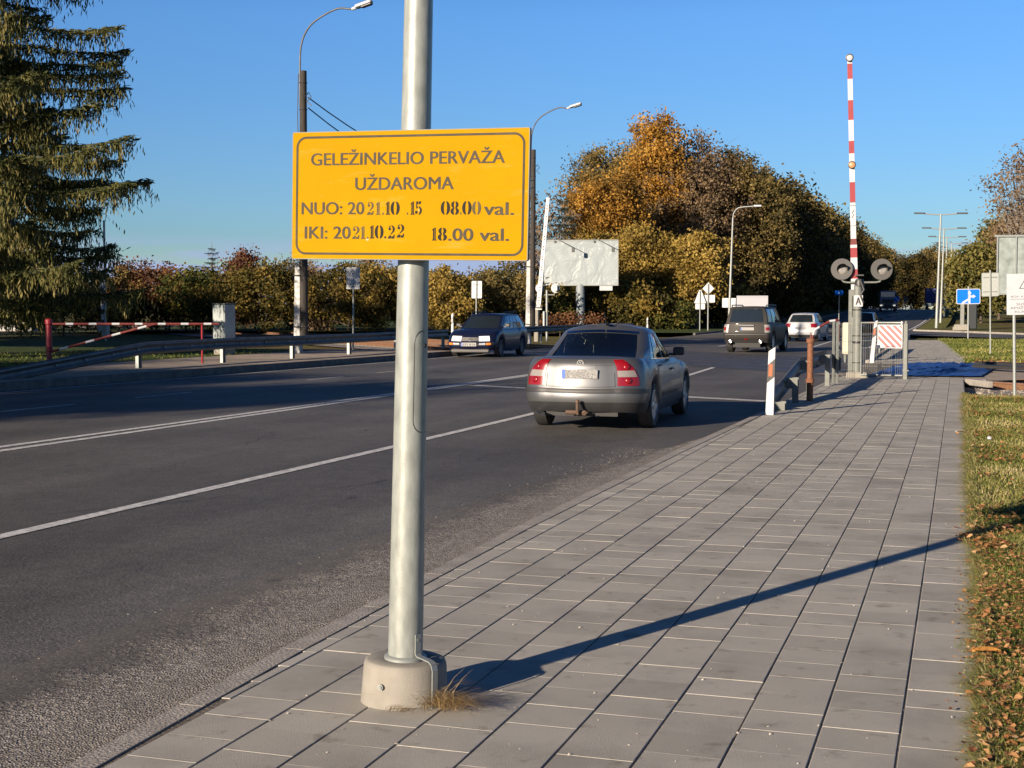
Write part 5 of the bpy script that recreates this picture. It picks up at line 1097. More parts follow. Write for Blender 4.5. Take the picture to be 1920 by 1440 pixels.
# silver sedan, seen from behind
sed = Car(L=4.70, H=1.455, wid=[(0, .80), (.15, .845), (.35, .872), (.62, .868), (.85, .84), (.95, .80), (1, .755)],
    top=[(0, .945), (.1, .985), (.35, 1.0), (.9, .975), (2.4, .93), (3.2, .92), (3.7, .86), (4.3, .76), (4.62, .66)],
    bot=[(0, .29), (.5, .24), (1.2, .2), (3.6, .2), (4.3, .22), (4.7, .25)], tail=[(0, .1), (.08, .04), (.2, 0), (.42, .0), (.48, .035), (.75, .06), (.94, .085), (1, .14)], nose=[(0, 4.6), (.2, 4.69), (.5, 4.7), (.8, 4.64), (1, 4.5)],
    rc=.36, fc=.42, bowr=.2, bowf=.2, tap=.06, yr=1.06, yf=3.77, ar=.355, wr=.312, ww=.2, spokes=9, rim=M['rim'], crown=.028,
    cw=[(0, .765), (.15, .757), (.5, .715), (.85, .655), (.94, .61), (1, .54)], cr=[(0, .62), (.5, .98), (.85, 1.28), (.94, 1.38), (1, 1.5)], cf=[(0, 3.42), (.5, 2.95), (.85, 2.62), (.94, 2.52), (1, 2.42)], cbr=.2, cbf=.22, rdrop=.10, ym=2.0, rlen=.8, rcr=.06,
    rearglass=.86, frontglass=2.1, sideglass=[(1.17, 1.26), (1.275, 1.54), (1.575, 1.9)], gt=(.07, .87), glass=M['glass'], mirror=M['trim'])
M['silver'] = paint('silver_beige_paint', (.118, .123, .130), .6, .42)
st, bb = make_car('silver_sedan', 'silver sedan seen from behind with red and clear tail lights', sed, (-5.34, 20.75, -.04), R(2.5), M['silver'])
f = sed.pt
for sx in (-1, 1):
    lo, hi = (lambda t: 1.02 + .05 * t), (lambda t: 1.62 - .30 * max(0, (t - .50) / .48) ** 2.2)
    mb = MB(); patchf(mb, f, sx, lo, hi, .50, .985, .006, 10, 12); tl = bb(mb, 'tail_light', M['tail_red'], st, 50)
    mb = MB(); patchf(mb, f, sx, lambda t: lo(t) + .01, lambda t: hi(t) - .03, .665, .785, .0085, 10, 3); bb(mb, 'clear_band', M['tail_clear'], tl, 50)
    for tt in (.60, .86):
        p = f(sx * 1.32, tt); n = normal_at(f, sx * 1.32, tt); n = -n if n.y > 0 else n; mb = MB(); T = Matrix.Translation(p + n * .006) @ n.to_track_quat('Z', 'Y').to_matrix().to_4x4(); mb.lathe([(.046, 0), (.044, .008), (.026, .014), (.004, .016)], 20, T); bb(mb, 'lamp_lens', M['tail_red'], tl, 60)
mb = MB(); patch(mb, f, -2.04, 2.04, .365, .44, .014, 60, 3); bb(mb, 'bumper_strip', M['trim'], st, 50)
mb = MB(); patch(mb, f, -2.03, 2.03, .0, .18, .006, 60, 3); bb(mb, 'bumper_skirt', M['trim'], st, 50)
mb = MB()
for a, b, c, d in ((-1.0, 1.0, .478, .486), (-1.0, -.985, .48, .97), (.985, 1.0, .48, .97), (-.98, .98, .885, .890)): patch(mb, f, a, b, c, d, .002, 14, 2)
for sx in (-1, 1):
    for uu in (2.205, 2.475, 2.715): patch(mb, f, sx * uu, sx * (uu + .003), .06, .985, .002, 2, 12)
    patch(mb, f, sx * 2.205, sx * 2.715, .045, .055, .002, 20, 1)
bb(mb, 'panel_gap', M['black'], st)
for sx in (-1, 1): mb = MB(); patch(mb, f, sx * 2.30, sx * 2.66, .30, .36, .01, 30, 2); bb(mb, 'side_moulding', M['trim'], st, 50)
for sx in (-1, 1):
    for uu in (2.235, 2.505): p = f(sx * (uu), .80); mb = MB(); mb.box((p.x + sx * .018, p.y + .1, p.z), (.03, .2, .03), None, .01); bb(mb, 'door_handle', M['silver'], st)
p = f(0, .765); mb = MB(); patch(mb, f, -.40, .46, .65, .875, .003, 12, 3); bb(mb, 'plate_recess', M['silver'], st)
mw, mbl, mt = MB(), MB(), MB(); plate(mw, mbl, mt, sed, p.y - .016, p.z - .02, .50, .125, .0); pl = bb(mw, 'number_plate', mat('grubby_plate', (.2, .2, .2), .6, noise=.75, scale=70), st); bb(mbl, 'country_band', M['plate_b'], pl)
p = f(0, .955); bb(emblem(MB(), 0.0, p.y - .006, p.z - .025, .05), 'emblem', M['chrome'], st)
mb = MB(); mb.tube([(.0, -.01, .27), (-.0, -.07, .26), (.0, -.085, .30), (.0, -.085, .40)], .022, 8); mb.lathe([(.012, .39), (.025, .40), (.03, .425), (.022, .445), (.005, .45)], 14, Matrix.Translation((0, -.085, 0))); mb.tube([(-.18, .0, .27), (.1, 0, .27)], .03, 8); mb.tube([(.06, -.05, .25), (.10, -.07, .24), (.13, -.05, .28)], .012, 6); bb(mb, 'tow_bar', mat('rusty_tow_bar', (.085, .05, .032), .7, noise=.3, scale=30), st, 40)
mb = MB(); mb.tube([(.05, 1.62, 1.44), (.05, 1.5, 1.455), (.05, 1.36, 1.62)], [.018, .012, .006], 6); mb.box((.05, 1.6, 1.448), (.05, .12, .03), None, .01); bb(mb, 'antenna', M['black'], st)
mb = MB()
for x in (-.38, 0.0, .38): mb.box((x, 1.45, 1.085), (.24, .1, .17), None, .04)
for x in (-.36, .36): mb.box((x, 2.45, 1.0), (.5, .14, .5), None, .05); mb.box((x, 2.42, 1.22), (.26, .1, .17), None, .04)
mb.box((0, 1.42, .98), (1.2, .12, .1), None, .03); bb(mb, 'seat', M['seat'], st, 40)
mb = MB(); mb.tube([(-.62, .2, .25), (-.5, -.0, .24)], .03, 8); bb(mb, 'exhaust', M['chrome'], st)
mb = MB(); patch(mb, sed.cab, -.9, .9, .88, .93, .004, 20, 1)
for sx in (-1, 1): patch(mb, sed.cab, sx * 1.17, sx * 1.92, .035, .065, .004, 20, 1)
bb(mb, 'window_trim', M['chrome'], st)
# dark blue wagon, coming towards the camera
wag = Car(L=4.34, H=1.43, wid=[(0, .80), (.2, .835), (.5, .848), (.8, .83), (.94, .79), (1, .73)], top=[(0, .92), (.3, .95), (2.6, .92), (3.2, .93), (3.7, .86), (4.2, .73), (4.34, .68)], bot=[(0, .28), (.5, .22), (3.5, .2), (4.34, .26)],
    tail=[(0, .1), (.25, .0), (.45, .0), (.5, .05), (1, .08)], nose=[(0, 4.24), (.2, 4.33), (.45, 4.34), (.52, 4.25), (.85, 4.2), (1, 4.08)], rc=.22, fc=.3, bowr=.08, bowf=.12, tap=.04, yr=.95, yf=3.43, ar=.35, wr=.3, ww=.19, spokes=6, rim=M['galv_dark'], crown=.03,
    cw=[(0, .74), (.5, .69), (.85, .615), (.94, .585), (1, .55)], cr=[(0, .1), (.5, .28), (.85, .42), (.94, .48), (1, .6)], cf=[(0, 3.36), (.5, 2.95), (.85, 2.66), (.94, 2.58), (1, 2.48)], cbr=.06, cbf=.16, rdrop=.03, ym=1.6, rlen=1.2, rcr=.022,
    rearglass=.86, frontglass=2.1, sideglass=[(1.06, 1.33), (1.36, 1.5), (1.515, 1.64), (1.67, 1.9)], gt=(.07, .87), glass=M['glass_dark'], mirror=M['trim'])
M['navy'] = paint('navy_paint', (.008, .011, .034), .2, .35, .25, .35)
gt_, bb = make_car('blue_wagon', 'dark blue old wagon with its headlights on, coming towards us', wag, (-17.15, 48.35, -.04), R(180 + 2), M['navy']); gt_.scale = (1.07,) * 3
f = wag.pt; mb = MB(); patch(mb, f, 3.35, 5, .33, .48, .018, 20, 4); patch(mb, f, -3.35, -5, .33, .48, .018, 20, 4); bb(mb, 'bumper', M['trim'], gt_, 40)
mb = MB(); patch(mb, f, 4.45, 5, .60, .84, .006, 8, 3); patch(mb, f, -4.45, -5, .60, .84, .006, 8, 3); bb(mb, 'grille', M['black'], gt_)
for sx in (-1, 1):
    a = f(sx * 4.0, .72); mb = MB(); patch(mb, f, sx * 3.72, sx * 4.42, .58, .88, .012, 10, 5); h_ = bb(mb, 'headlight', M['lamp_on'], gt_, 60)
    mb = MB(); patch(mb, f, sx * 3.6, sx * 3.9, .36, .45, .028, 4, 2); bb(mb, 'indicator', M['indicator'], gt_)
    mb = MB(); patch(mb, f, sx * 3.95, sx * 4.35, .36, .45, .026, 4, 2); bb(mb, 'fog_lamp', M['lamp_clear'], gt_)
p = f(5, .42); mw, mbl, mt = MB(), MB(), MB(); plate(mw, mbl, mt, wag, p.y + .03, p.z - .01, .52, .12, 0, 1, 'EFI 816'); pl = bb(mw, 'number_plate', M['plate_w'], gt_); bb(mbl, 'country_band', M['plate_b'], pl); bb(mt, 'lettering', M['black'], pl)
p = f(5, .72); bb(emblem(MB(), 0, p.y + .02, p.z, .065, 1), 'emblem', M['chrome'], gt_)
for sx in (-1, 1): mb = MB(); mb.tube([(sx * .56, .7, 1.42), (sx * .56, .8, 1.47), (sx * .56, 2.2, 1.47), (sx * .56, 2.35, 1.42)], .018, 6); bb(mb, 'roof_rail', M['black'], gt_)
mb = MB(); mb.box((0, 4.2, .22), (1.3, .12, .12), None, .03); bb(mb, 'front_apron', M['signal_grey'], gt_)
# dark grey SUV, driving away
suv = Car(L=4.74, H=1.80, wid=[(0, .86), (.2, .905), (.5, .92), (.8, .91), (.94, .88), (1, .84)], top=[(0, 1.12), (.3, 1.14), (3.0, 1.10), (3.4, 1.12), (4.1, 1.05), (4.7, .92)], bot=[(0, .42), (.5, .36), (4.2, .36), (4.74, .42)],
    tail=[(0, .12), (.2, .02), (.42, 0), (.47, .06), (1, .1)], nose=[(0, 4.62), (.4, 4.74), (1, 4.6)], rc=.14, fc=.2, bowr=.08, bowf=.12, tap=.025, yr=1.02, yf=3.87, ar=.43, wr=.38, ww=.26, spokes=6, rim=M['rim'], crown=.02,
    cw=[(0, .85), (.5, .79), (.85, .72), (.94, .69), (1, .65)], cr=[(0, .11), (.5, .22), (.85, .3), (.94, .35), (1, .48)], cf=[(0, 3.45), (.5, 3.15), (.85, 2.95), (.94, 2.88), (1, 2.78)], cbr=.05, cbf=.12, rdrop=.02, ym=1.7, rlen=1.4, rcr=.02,
    rearglass=.84, frontglass=2.1, sideglass=[(1.05, 1.28), (1.32, 1.6), (1.64, 1.92)], gt=(.1, .86), glass=M['glass_dark'], mirror=M['trim'])
M['graphite'] = paint('graphite_paint', (.028, .026, .024), .1, .55, .05, .2)
su, bb = make_car('grey_suv', 'dark grey SUV with twin exhausts driving away in the middle lane', suv, (-8.75, 56.8, -.04), R(-2), M['graphite'])
f = suv.pt
for sx in (-1, 1):
    mb = MB(); patch(mb, f, sx * .93, sx * 1.98, .52, .94, .008, 8, 4); tl = bb(mb, 'tail_light', M['tail_clear'], su, 50); mb = MB(); patch(mb, f, sx * .98, sx * 1.6, .64, .80, .012, 6, 2); bb(mb, 'red_lens', M['tail_red'], tl, 50)
    mb = MB(); T = Matrix.Translation((sx * .58, -.02, .43)) @ Matrix.Rotation(R(90), 4, 'X'); mb.lathe([(.055, -.06), (.062, .02), (.05, .022), (.04, -.03)], 16, T); bb(mb, 'exhaust', M['chrome'], su, 40)
mb = MB(); patch(mb, f, -1.95, 1.95, .395, .425, .012, 30, 2); patch(mb, f, -1.95, 1.95, 0, .1, .01, 30, 2); bb(mb, 'bumper_strip', M['trim'], su)
p = f(0, .72); mw, mbl, mt = MB(), MB(), MB(); plate(mw, mbl, mt, suv, p.y - .012, p.z, .52, .115, .05); pl = bb(mw, 'number_plate', M['plate_w'], su); bb(mbl, 'country_band', M['plate_b'], pl)
mb = MB(); mb.box((0, p.y - .015, p.z + .14), (.62, .03, .04), None, .01); bb(mb, 'tailgate_trim', M['chrome'], su)
mb = MB(); patch(mb, f, -.08, .08, .13, .2, .012, 4, 2); bb(mb, 'reflector', M['tail_red'], su)
mb = MB(); mb.box((0, .42, 1.735), (.34, .04, .05), None, .01); bb(mb, 'brake_light', M['tail_red'], su)
for sx in (-1, 1): mb = MB(); mb.tube([(sx * .66, .6, 1.76), (sx * .67, .7, 1.84), (sx * .67, 2.7, 1.84), (sx * .66, 2.85, 1.77)], .022, 6); bb(mb, 'roof_rail', M['galv_dark'], su)
# white hatchback and a dark car farther on
hat = Car(L=4.25, H=1.5, wid=[(0, .82), (.3, .87), (.6, .875), (.85, .85), (1, .78)], top=[(0, .98), (.3, 1.0), (2.8, .95), (3.3, .93), (4.2, .72)], bot=[(0, .28), (.5, .22), (3.7, .2), (4.25, .26)], tail=[(0, .1), (.25, 0), (.45, .02), (1, .14)], nose=[(0, 4.15), (.4, 4.25), (1, 4.0)],
    rc=.25, fc=.35, bowr=.12, bowf=.2, tap=.04, yr=.85, yf=3.4, ar=.36, wr=.31, ww=.2, spokes=7, rim=M['rim'], crown=.02, cw=[(0, .76), (.5, .71), (.85, .64), (.94, .6), (1, .56)], cr=[(0, .2), (.5, .42), (.85, .6), (.94, .66), (1, .78)], cf=[(0, 3.4), (.5, 2.9), (.85, 2.6), (.94, 2.5), (1, 2.4)], cbr=.1, cbf=.2, rdrop=.04, ym=1.7, rlen=1, rcr=.022,
    rearglass=.85, frontglass=2.1, sideglass=[(1.12, 1.3), (1.33, 1.56), (1.6, 1.9)], gt=(.08, .87), glass=M['glass_dark'], mirror=M['trim'])
M['white_car'] = paint('pearl_white_paint', (.40, .41, .43), .1, .3)
def hatch_parts(car, t, bb):
    f = car.pt
    for sx in (-1, 1): mb = MB(); patch(mb, f, sx * .9, sx * 2.02, .66, .93, .008, 8, 3); bb(mb, 'tail_light', M['tail_red'], t, 50)
    mb = MB(); patch(mb, f, -1.9, 1.9, 0, .13, .008, 24, 2); bb(mb, 'bumper_skirt', M['trim'], t)
    p = f(0, .6); mw, mbl, mt = MB(), MB(), MB(); plate(mw, mbl, mt, car, p.y - .01, p.z, .52, .115); pl = bb(mw, 'number_plate', M['plate_w'], t); bb(mbl, 'country_band', M['plate_b'], pl)
t, bb = make_car('white_hatchback', 'white hatchback driving away, partly behind the wire mesh fence', hat, (-9.15, 76.6, -.04), R(-3), M['white_car']); hatch_parts(hat, t, bb)
M['black_car'] = paint('black_car_paint', (.012, .013, .017), .3, .3)
t, bb = make_car('black_hatchback', 'dark car with only its roof showing behind the boom barrier post', hat, (-7.35, 92.0, -.04), R(-3), M['black_car']); hatch_parts(hat, t, bb)
# white van crossing behind the SUV
t = thing('white_van', 'white high-roofed van behind the dark grey SUV, its windscreen to the right', 'van', (-14.6, 92.5, -.04), R(99))
mb = MB(); mb.plate([(-2.7, .35), (2.55, .35), (2.62, .95), (1.75, 1.25), (1.2, 2.28), (1.0, 2.5), (-2.6, 2.55), (-2.7, 2.4)], -.98, .98); mb.build('body', M['white_car'], t)
mb = MB(); mb.add([(1.76, -.86, 1.28), (1.76, .86, 1.28), (1.25, .76, 2.2), (1.25, -.76, 2.2)], [(0, 1, 2, 3)], Matrix.Translation((.015, 0, .008))); mb.build('windscreen', M['glass_dark'], t)
for y in (-.992, .985):
    mb = MB(); mb.plate([(.3, 1.35), (1.55, 1.35), (1.15, 2.05), (.3, 2.05)], y, y + .008); mb.build('side_window', M['glass_dark'], t)
for x in (-1.8, 1.75):
    for y in (-.86, .86):
        o = bpy.data.objects.new('wheel', None); C.objects.link(o); o.parent = t; o.location = (x, y, .33); T = Matrix.Rotation(R(90), 4, 'X'); mb = MB(); mb.lathe([(.2, -.12), (.31, -.12), (.33, -.08), (.33, .08), (.31, .12), (.2, .12)], 24, T); mb.build('tyre', M['dark'], o, 40); mb = MB(); mb.lathe([(.205, -.1), (.205, .1)], 20, T); mb.build('rim', M['rim'], o, 40)
# lorries far down the road
t = thing('truck', 'pale blue tipper truck with headlights, coming towards us far away', 'truck', (-14.3, 219, gz(219)), R(4))
mb = MB(); mb.box((0, .9, 2.05), (2.35, 1.7, 2.1), None, .15); mb.box((0, .05, 1.75), (2.2, .3, .5), None, .05); mb.build('cab', mat('truck_blue', (.16, .2, .27), .4, noise=.06), t)
mb = MB(); mb.box((0, .035, 2.58), (2.0, .05, .75), None, .02); mb.build('windscreen', M['glass_dark'], t); mb = MB(); mb.box((0, -.12, 1.55), (1.7, .04, .6), None, .02); mb.box((0, .0, .65), (2.4, .3, .55), None, .08); mb.build('grille', M['black'], t)
for sx in (-1, 1):
    mb = MB(); mb.box((sx * .95, -.16, .92), (.34, .06, .2), None, .03); mb.build('headlight', M['lamp_on'], t)
    mb = MB(); mb.box((sx * 1.36, .1, 2.6), (.16, .16, .7), None, .03); mb.build('mirror', M['black'], t)
    for y in (1.0, 4.6, 5.9): mb = MB(); mb.lathe([(.3, -.15), (.48, -.15), (.5, 0), (.48, .15), (.3, .15)], 20, Matrix.Translation((sx * 1.02, y, .5)) @ Matrix.Rotation(R(90), 4, 'Y')); mb.build('wheel', M['dark'], t, 40)
mb = MB(); mb.box((0, 4.6, 2.1), (2.45, 5.2, 1.7), None, .05); mb.box((0, 3.5, .9), (1.1, 7, .4)); mb.build('tipper_body', M['signal_grey'], t)
t = thing('trailer', 'tall blue curtain-sided trailer driving away behind the lamp row', 'trailer', (-10.0, 274, gz(274)), R(-2))
mb = MB(); mb.box((0, 6.5, 2.55), (2.55, 13, 2.75), None, .05); mb.build('box_body', mat('trailer_blue', (.02, .045, .2), .5, noise=.2), t); mb = MB(); mb.box((-1.12, -.02, 2.55), (.16, .06, 2.7), None, .01); mb.build('door_post', M['red_old'], t)
mb = MB(); mb.box((0, .0, .72), (2.4, .15, .14)); mb.box((0, 0, .98), (2.5, .12, .16)); mb.build('bumper', M['galv'], t)
for sx in (-1, 1):
    mb = MB(); mb.box((sx * 1.0, -.09, 1.25), (.4, .06, .3), None, .02); mb.build('tail_light', M['tail_red'], t)
    for y in (1.5, 2.8, 4.1): mb = MB(); mb.lathe([(.3, -.15), (.48, -.15), (.5, 0), (.48, .15), (.3, .15)], 20, Matrix.Translation((sx * 1.05, y, .5)) @ Matrix.Rotation(R(90), 4, 'Y')); mb.build('wheel', M['dark'], t, 40)

# ------------------------------------------------------------------ vegetation
# grass and fallen leaves on the near verge
g = np.random.default_rng(21)
def verge_pts(n, y0, y1, w, dens_y=1.0, edge=.05):
    y = y0 + (y1 - y0) * g.random(n) ** dens_y; x = np.array([lin(v, AX) for v in y]) + Wt - edge * g.random(n) ** 2 + w(y) * g.random(n); return x, y
pts = []
def patchy(x, y, s): return mn.noise(Vector((x * s, y * s * .8, 3.3)))
for n, y0, y1, w, hh, ww, pw in ((30000, 3.6, 11, lambda y: .3 + .045 * y, .052, .0017, 1.5), (17000, 10, 20, lambda y: .5 + .05 * y, .05, .0028, 1.2), (9000, 19, 28.6, lambda y: 1.2 + .03 * y, .055, .0045, 1.0), (30000, 4, 28.4, lambda y: 5.0 + 0 * y, .055, .0038, 1.0)):
    xs, ys = verge_pts(n, y0, y1, w, pw, .17)
    for x, y in zip(xs, ys):
        edge = x - (lin(y, AX) + Wt); e = mn.noise(Vector((y * 3.1, 1.7, 0))) * .09 + mn.noise(Vector((y * 9, 4.7, 0))) * .05
        if edge < -.06 + e: continue
        q = patchy(x, y, 1.1); tone = .5 - q * .6 + g.normal(0, .24)
        pts.append((x, y, -.02, hh * (.45 + .9 * g.random()) * (1 - .3 * min(1, max(0, tone))), .5 + 1.3 * g.random(), 6.283 * g.random(), min(1, max(0, tone)), ww))
for _ in range(15000):
    y = 3.6 + 25 * g.random() ** 1.6; e = mn.noise(Vector((y * 2.3, 9.1, 0))) + .6 * mn.noise(Vector((y * 7, 2.7, 0)))
    x = lin(y, AX) + Wt + abs(g.normal(0, .05)) - .11 * max(0, e + .25) * g.random()
    pts.append((x, y, -.004, (.03 + .045 * g.random()) * (1 if y < 12 else 1.2), 1.0 + 1.2 * g.random(), math.pi + g.normal(0, .9), min(1, max(0, .62 + g.normal(0, .2))), .0016 if y < 11 else .003))
blades('grass', pts, M['grass'], 'patchy green and straw grass on the verge beside the pavement', 'grass', 'stuff')
pts = []
for _ in range(9000):
    y = 45.8 + 36 * g.random(); x = lin(y, AX) + Wt + .1 * g.normal() + 5 * g.random() ** 1.3; q = patchy(x, y, .4)
    pts.append((x, y, -.01, .05 + .09 * g.random(), .6 + g.random(), 6.28 * g.random(), min(1, max(0, .42 - q * .5 + g.normal(0, .15))), .012))
blades('far_grass', pts, M['grass'], 'short grass beyond the tracks around the sign posts', 'grass', 'stuff')
pts = []
for _ in range(6000):
    y = 24 + 23 * g.random(); x = -23.4 - 8 * g.random(); pts.append((x, y, .1, .05 + .1 * g.random(), .6 + g.random(), 6.28 * g.random(), min(1, max(0, .3 + g.normal(0, .15))), .012))
blades('left_grass', pts, M['grass'], 'short shaded grass behind the left pavement', 'grass', 'stuff')
def leaf_litter(name, P, size, label, curl=.35):
    vs = []; fs = []; tn = []
    for (x, y, z), s in zip(P, size):
        a = 6.283 * g.random(); c, s_ = math.cos(a), math.sin(a); o = len(vs); tx, ty = g.normal(0, .35), g.normal(0, .35); cu = s * curl * (g.random() + .2)
        for px, py, pz in ((0, -.6, .3), (.42, -.15, 1), (.38, .3, .7), (0, .65, .25), (-.38, .3, .9), (-.42, -.15, .6), (0, 0, 0)):
            X, Y = px * s, py * s; vs.append((x + c * X - s_ * Y, y + s_ * X + c * Y, z + max(0, pz * cu + tx * X + ty * Y)))
        fs += [(o + k, o + (k + 1) % 6, o + 6) for k in range(6)]; tn += [min(1, max(0, g.normal(.5, .22)))] * 7
    me = bpy.data.meshes.new(name); me.from_pydata(vs, [], fs); me.update(); at_ = me.attributes.new('tint', 'FLOAT', 'POINT'); at_.data.foreach_set('value', np.array(tn, np.float32))
    return tag(link(name, me, M['litter']), label, 'leaves', None, 'stuff')
P = []; Z = []
for n, y0, y1, w in ((5200, 3.6, 11, lambda y: .3 + .05 * y), (5200, 10, 28.6, lambda y: .5 + .06 * y)):
    xs, ys = verge_pts(n, y0, y1, w, 1.3, .14)
    for x, y in zip(xs, ys):
        if patchy(x, y, 1.1) > -.12 + .4 * (g.random() - .5) + (0 if y < 9.5 else .14): P.append((x, y, .004 + .03 * g.random())); Z.append((.012 + .024 * g.random() ** 1.8) * (1 if y < 10 else 1.3))
leaf_litter('fallen_leaves', P, Z, 'brown and orange fallen leaves lying on the verge grass')
P = [(lin(y, AX) + Wt + .3 + 4 * g.random(), y, .0) for y in 42.2 + 6 * g.random(420)]; leaf_litter('leaf_litter', P, .06 + .08 * g.random(420), 'pale fallen leaves on the bare soil beyond the tracks')
for x, y, s, lb in ((.02, 6.85, .085, 'large bright orange leaf on the near grass'), (-.30, 19.6, .12, 'pale torn leaf lying on the far end of the pavement')):
    mb = MB(); K = 9; n0 = 0
    for i in range(K + 1):
        q = i / K; wd = math.sin(math.pi * min(1, q * 1.05)) ** .7 * .62 * (1 + .18 * (i % 2)); z = (.03 if s < .1 else .004) + .006 * math.sin(q * 3)
        for k in (-1, 0, 1): mb.v.append((x + (q - .5) * s * 1.5, y + k * wd * s * .8 + q * .02, z + abs(k) * .012))
    mb.f = [[3 * i + k, 3 * i + 3 + k, 3 * i + 4 + k, 3 * i + 1 + k] for i in range(K) for k in range(2)]
    tag(mb.build('leaf', mat('orange_leaf', (.42, .19, .04), .6, noise=.4, scale=40) if s < .1 else M['cream']), lb, 'leaf')
mb = MB(); mb.lathe([(.0, 0), (.05, .01), (.055, .04), (.03, .07), (.005, .075)], 10, Matrix.Translation((.04, 18.6, .0)) @ Matrix.Scale(.55, 4)); tag(mb.build('crumpled_paper', M['white'], None, 60), 'small crumpled white paper on the verge grass', 'litter')
# gravel grains and grit
mb = MB()
def stones(n, fx, fy, smin, smax, z):
    for _ in range(n):
        y = fy(); x = fx(y); s = smin + (smax - smin) * rnd.random() ** 3; r_ = [s * rnd.uniform(.6, 1.2) for _ in range(6)]; zz = z(x, y)
        mb.add([(x + r_[0], y, zz), (x, y + r_[1], zz), (x - r_[2], y, zz), (x, y - r_[3], zz), (x + rnd.uniform(-.3, .3) * s, y + rnd.uniform(-.3, .3) * s, zz + s * rnd.uniform(.5, 1))], [(0, 1, 4), (1, 2, 4), (2, 3, 4), (3, 0, 4)])
stones(14000, lambda y: lin(y, RE) - abs(rnd.gauss(0, .34)), lambda: 3.4 + 13 * rnd.random() ** 1.6, .002, .008, lambda x, y: -.035)
tag(mb.build('loose_gravel', mat('gravel_stone', (.24, .215, .19), .9, noise=.5, scale=30)), 'loose gravel grains along the road edge beside the kerb', 'gravel', None, 'stuff')
mb = MB(); stones(500, lambda y: rnd.uniform(lin(y, RE) + .1, lin(y, AX) + Wt), lambda: 4 + 16 * rnd.random() ** 1.5, .0025, .009, lambda x, y: .001)
tag(mb.build('grit', mat('grit', (.34, .31, .27), .9, noise=.6, scale=60)), 'scattered grit and crumbs on the pavement slabs', 'grit', None, 'stuff')
mb = MB(); stones(2600, lambda y: rnd.uniform(-.2, 5), lambda: rnd.uniform(28, 46), .03, .075, lambda x, y: -.165 if 21.2 < .722 * x + .692 * y < 31.2 else -5)
tag(mb.build('ballast_stones', M['ballast']), 'pale ballast stones around the rusty rails', 'ballast', None, 'stuff')

# the big spruce
def spruce_mesh(h, rmax, seed, dense=1.0):
    g = np.random.default_rng(seed); cen = []; ax = []; sz = []; tn = []; wood = MB()
    wood.tube([(0, 0, -.3), (0, 0, h * .3), (.05, 0, h * .7), (0, 0, h)], [h * .016, h * .013, h * .006, .01], 9)
    z = 1.5
    while z < h - .3:
        f = (z / h); L0 = rmax * (1 - f) ** .62 * (.85 if z < 2.5 else 1); k = int(g.integers(4, 7)); a0 = g.random() * 6.28
        for i in range(k):
            az = a0 + 6.283 * i / k + g.normal(0, .25); L = L0 * (.38 + .72 * g.random()); dx, dy = math.cos(az), math.sin(az); pr = []
            m = 14; droop = (.06 + .26 * (1 - f)) * (.6 + .8 * g.random())
            for q in np.linspace(0, 1, m): pr.append(np.array((dx * L * q, dy * L * q, z + L * (.10 * q - droop * 1.6 * q * q + droop * 1.25 * q ** 3.2))))
            wood.tube([tuple(p) for p in pr[::3]] + [tuple(pr[-1])], [.028 * (1 - .8 * j / 5) * max(.3, L / 5) for j in range(len(pr[::3]) + 1)], 4, False)
            nn = int(L * 30 * dense)
            for _ in range(nn):
                q = (.1 + .9 * g.random() ** .75); j = q * (m - 1); a_, b_ = pr[int(j)], pr[min(m - 1, int(j) + 1)]; p = a_ + (b_ - a_) * (j - int(j))
                lat = g.normal(0, .16 + .16 * L * .25 * (1 - abs(q - .55))); tone = g.normal(.35, .18)
                base = p + np.array((-dy * lat, dx * lat, -abs(lat) * .25))
                if g.random() < .62:                              # hanging spray
                    ln = (.22 + .75 * g.random() ** 1.6) * min(1, .35 + L * .22); ns = max(2, int(ln / .11))
                    sw = g.normal(0, .05, 2)
                    for s in range(ns):
                        cen.append(base + np.array((sw[0] * s + g.normal(0, .02), sw[1] * s + g.normal(0, .02), -.1 * s - .03))); ax.append((g.normal(0, .25), g.normal(0, .25), -1)); sz.append(.040 + .018 * g.random()); tn.append(tone + .12 + .04 * s + g.normal(0, .08))
                else:                                             # shoot lying along the branch
                    for s in range(3): cen.append(base + np.array((dx, dy, 0)) * (.09 * s) + g.normal(0, .035, 3)); ax.append((dx + g.normal(0, .55), dy + g.normal(0, .55), g.normal(.1, .25))); sz.append(.05 + .02 * g.random()); tn.append(tone - .1 + g.normal(0, .1))
        z += .30 + .28 * g.random()
    me = leafmesh('needles', np.array(cen), np.array(sz), np.array(tn), 4.0, np.array(ax), .12); tm = bpy.data.meshes.new('trunk'); tm.from_pydata(wood.v, [], wood.f); tm.update(); tm.materials.append(M['bark'])
    return me, tm
SPR = spruce_mesh(18.5, 6.9, 3, 2.7); SPR[0].materials.append(M['spruce_needles'])
def spruce(label, x, y, pair, s=1., rz=0., z=0., group=None, name='spruce_tree'):
    t = thing(name, label, 'spruce', (x, y, z), rz, group); t.scale = (s,) * 3
    for n_, m_ in (('crown', pair[0]), ('trunk', pair[1])): o = bpy.data.objects.new(n_, m_); C.objects.link(o); o.parent = t
    return t
spruce('big old spruce with drooping branches at the left edge', -29.9, 36.6, SPR, 1., 1.0, .1)
FSP = spruce_mesh(9, 2.0, 9, .8); FSP[0].materials.append(M['far_spruce'])
spruce('small pointed blue spruce rising above the hedge on the left', -77.9, 132, FSP, .98, 0, 0)
spruce('sparse narrow spruce beside the raised white boom, left of the billboard', -33.2, 112, FSP, 1.28, 1.2, 0)

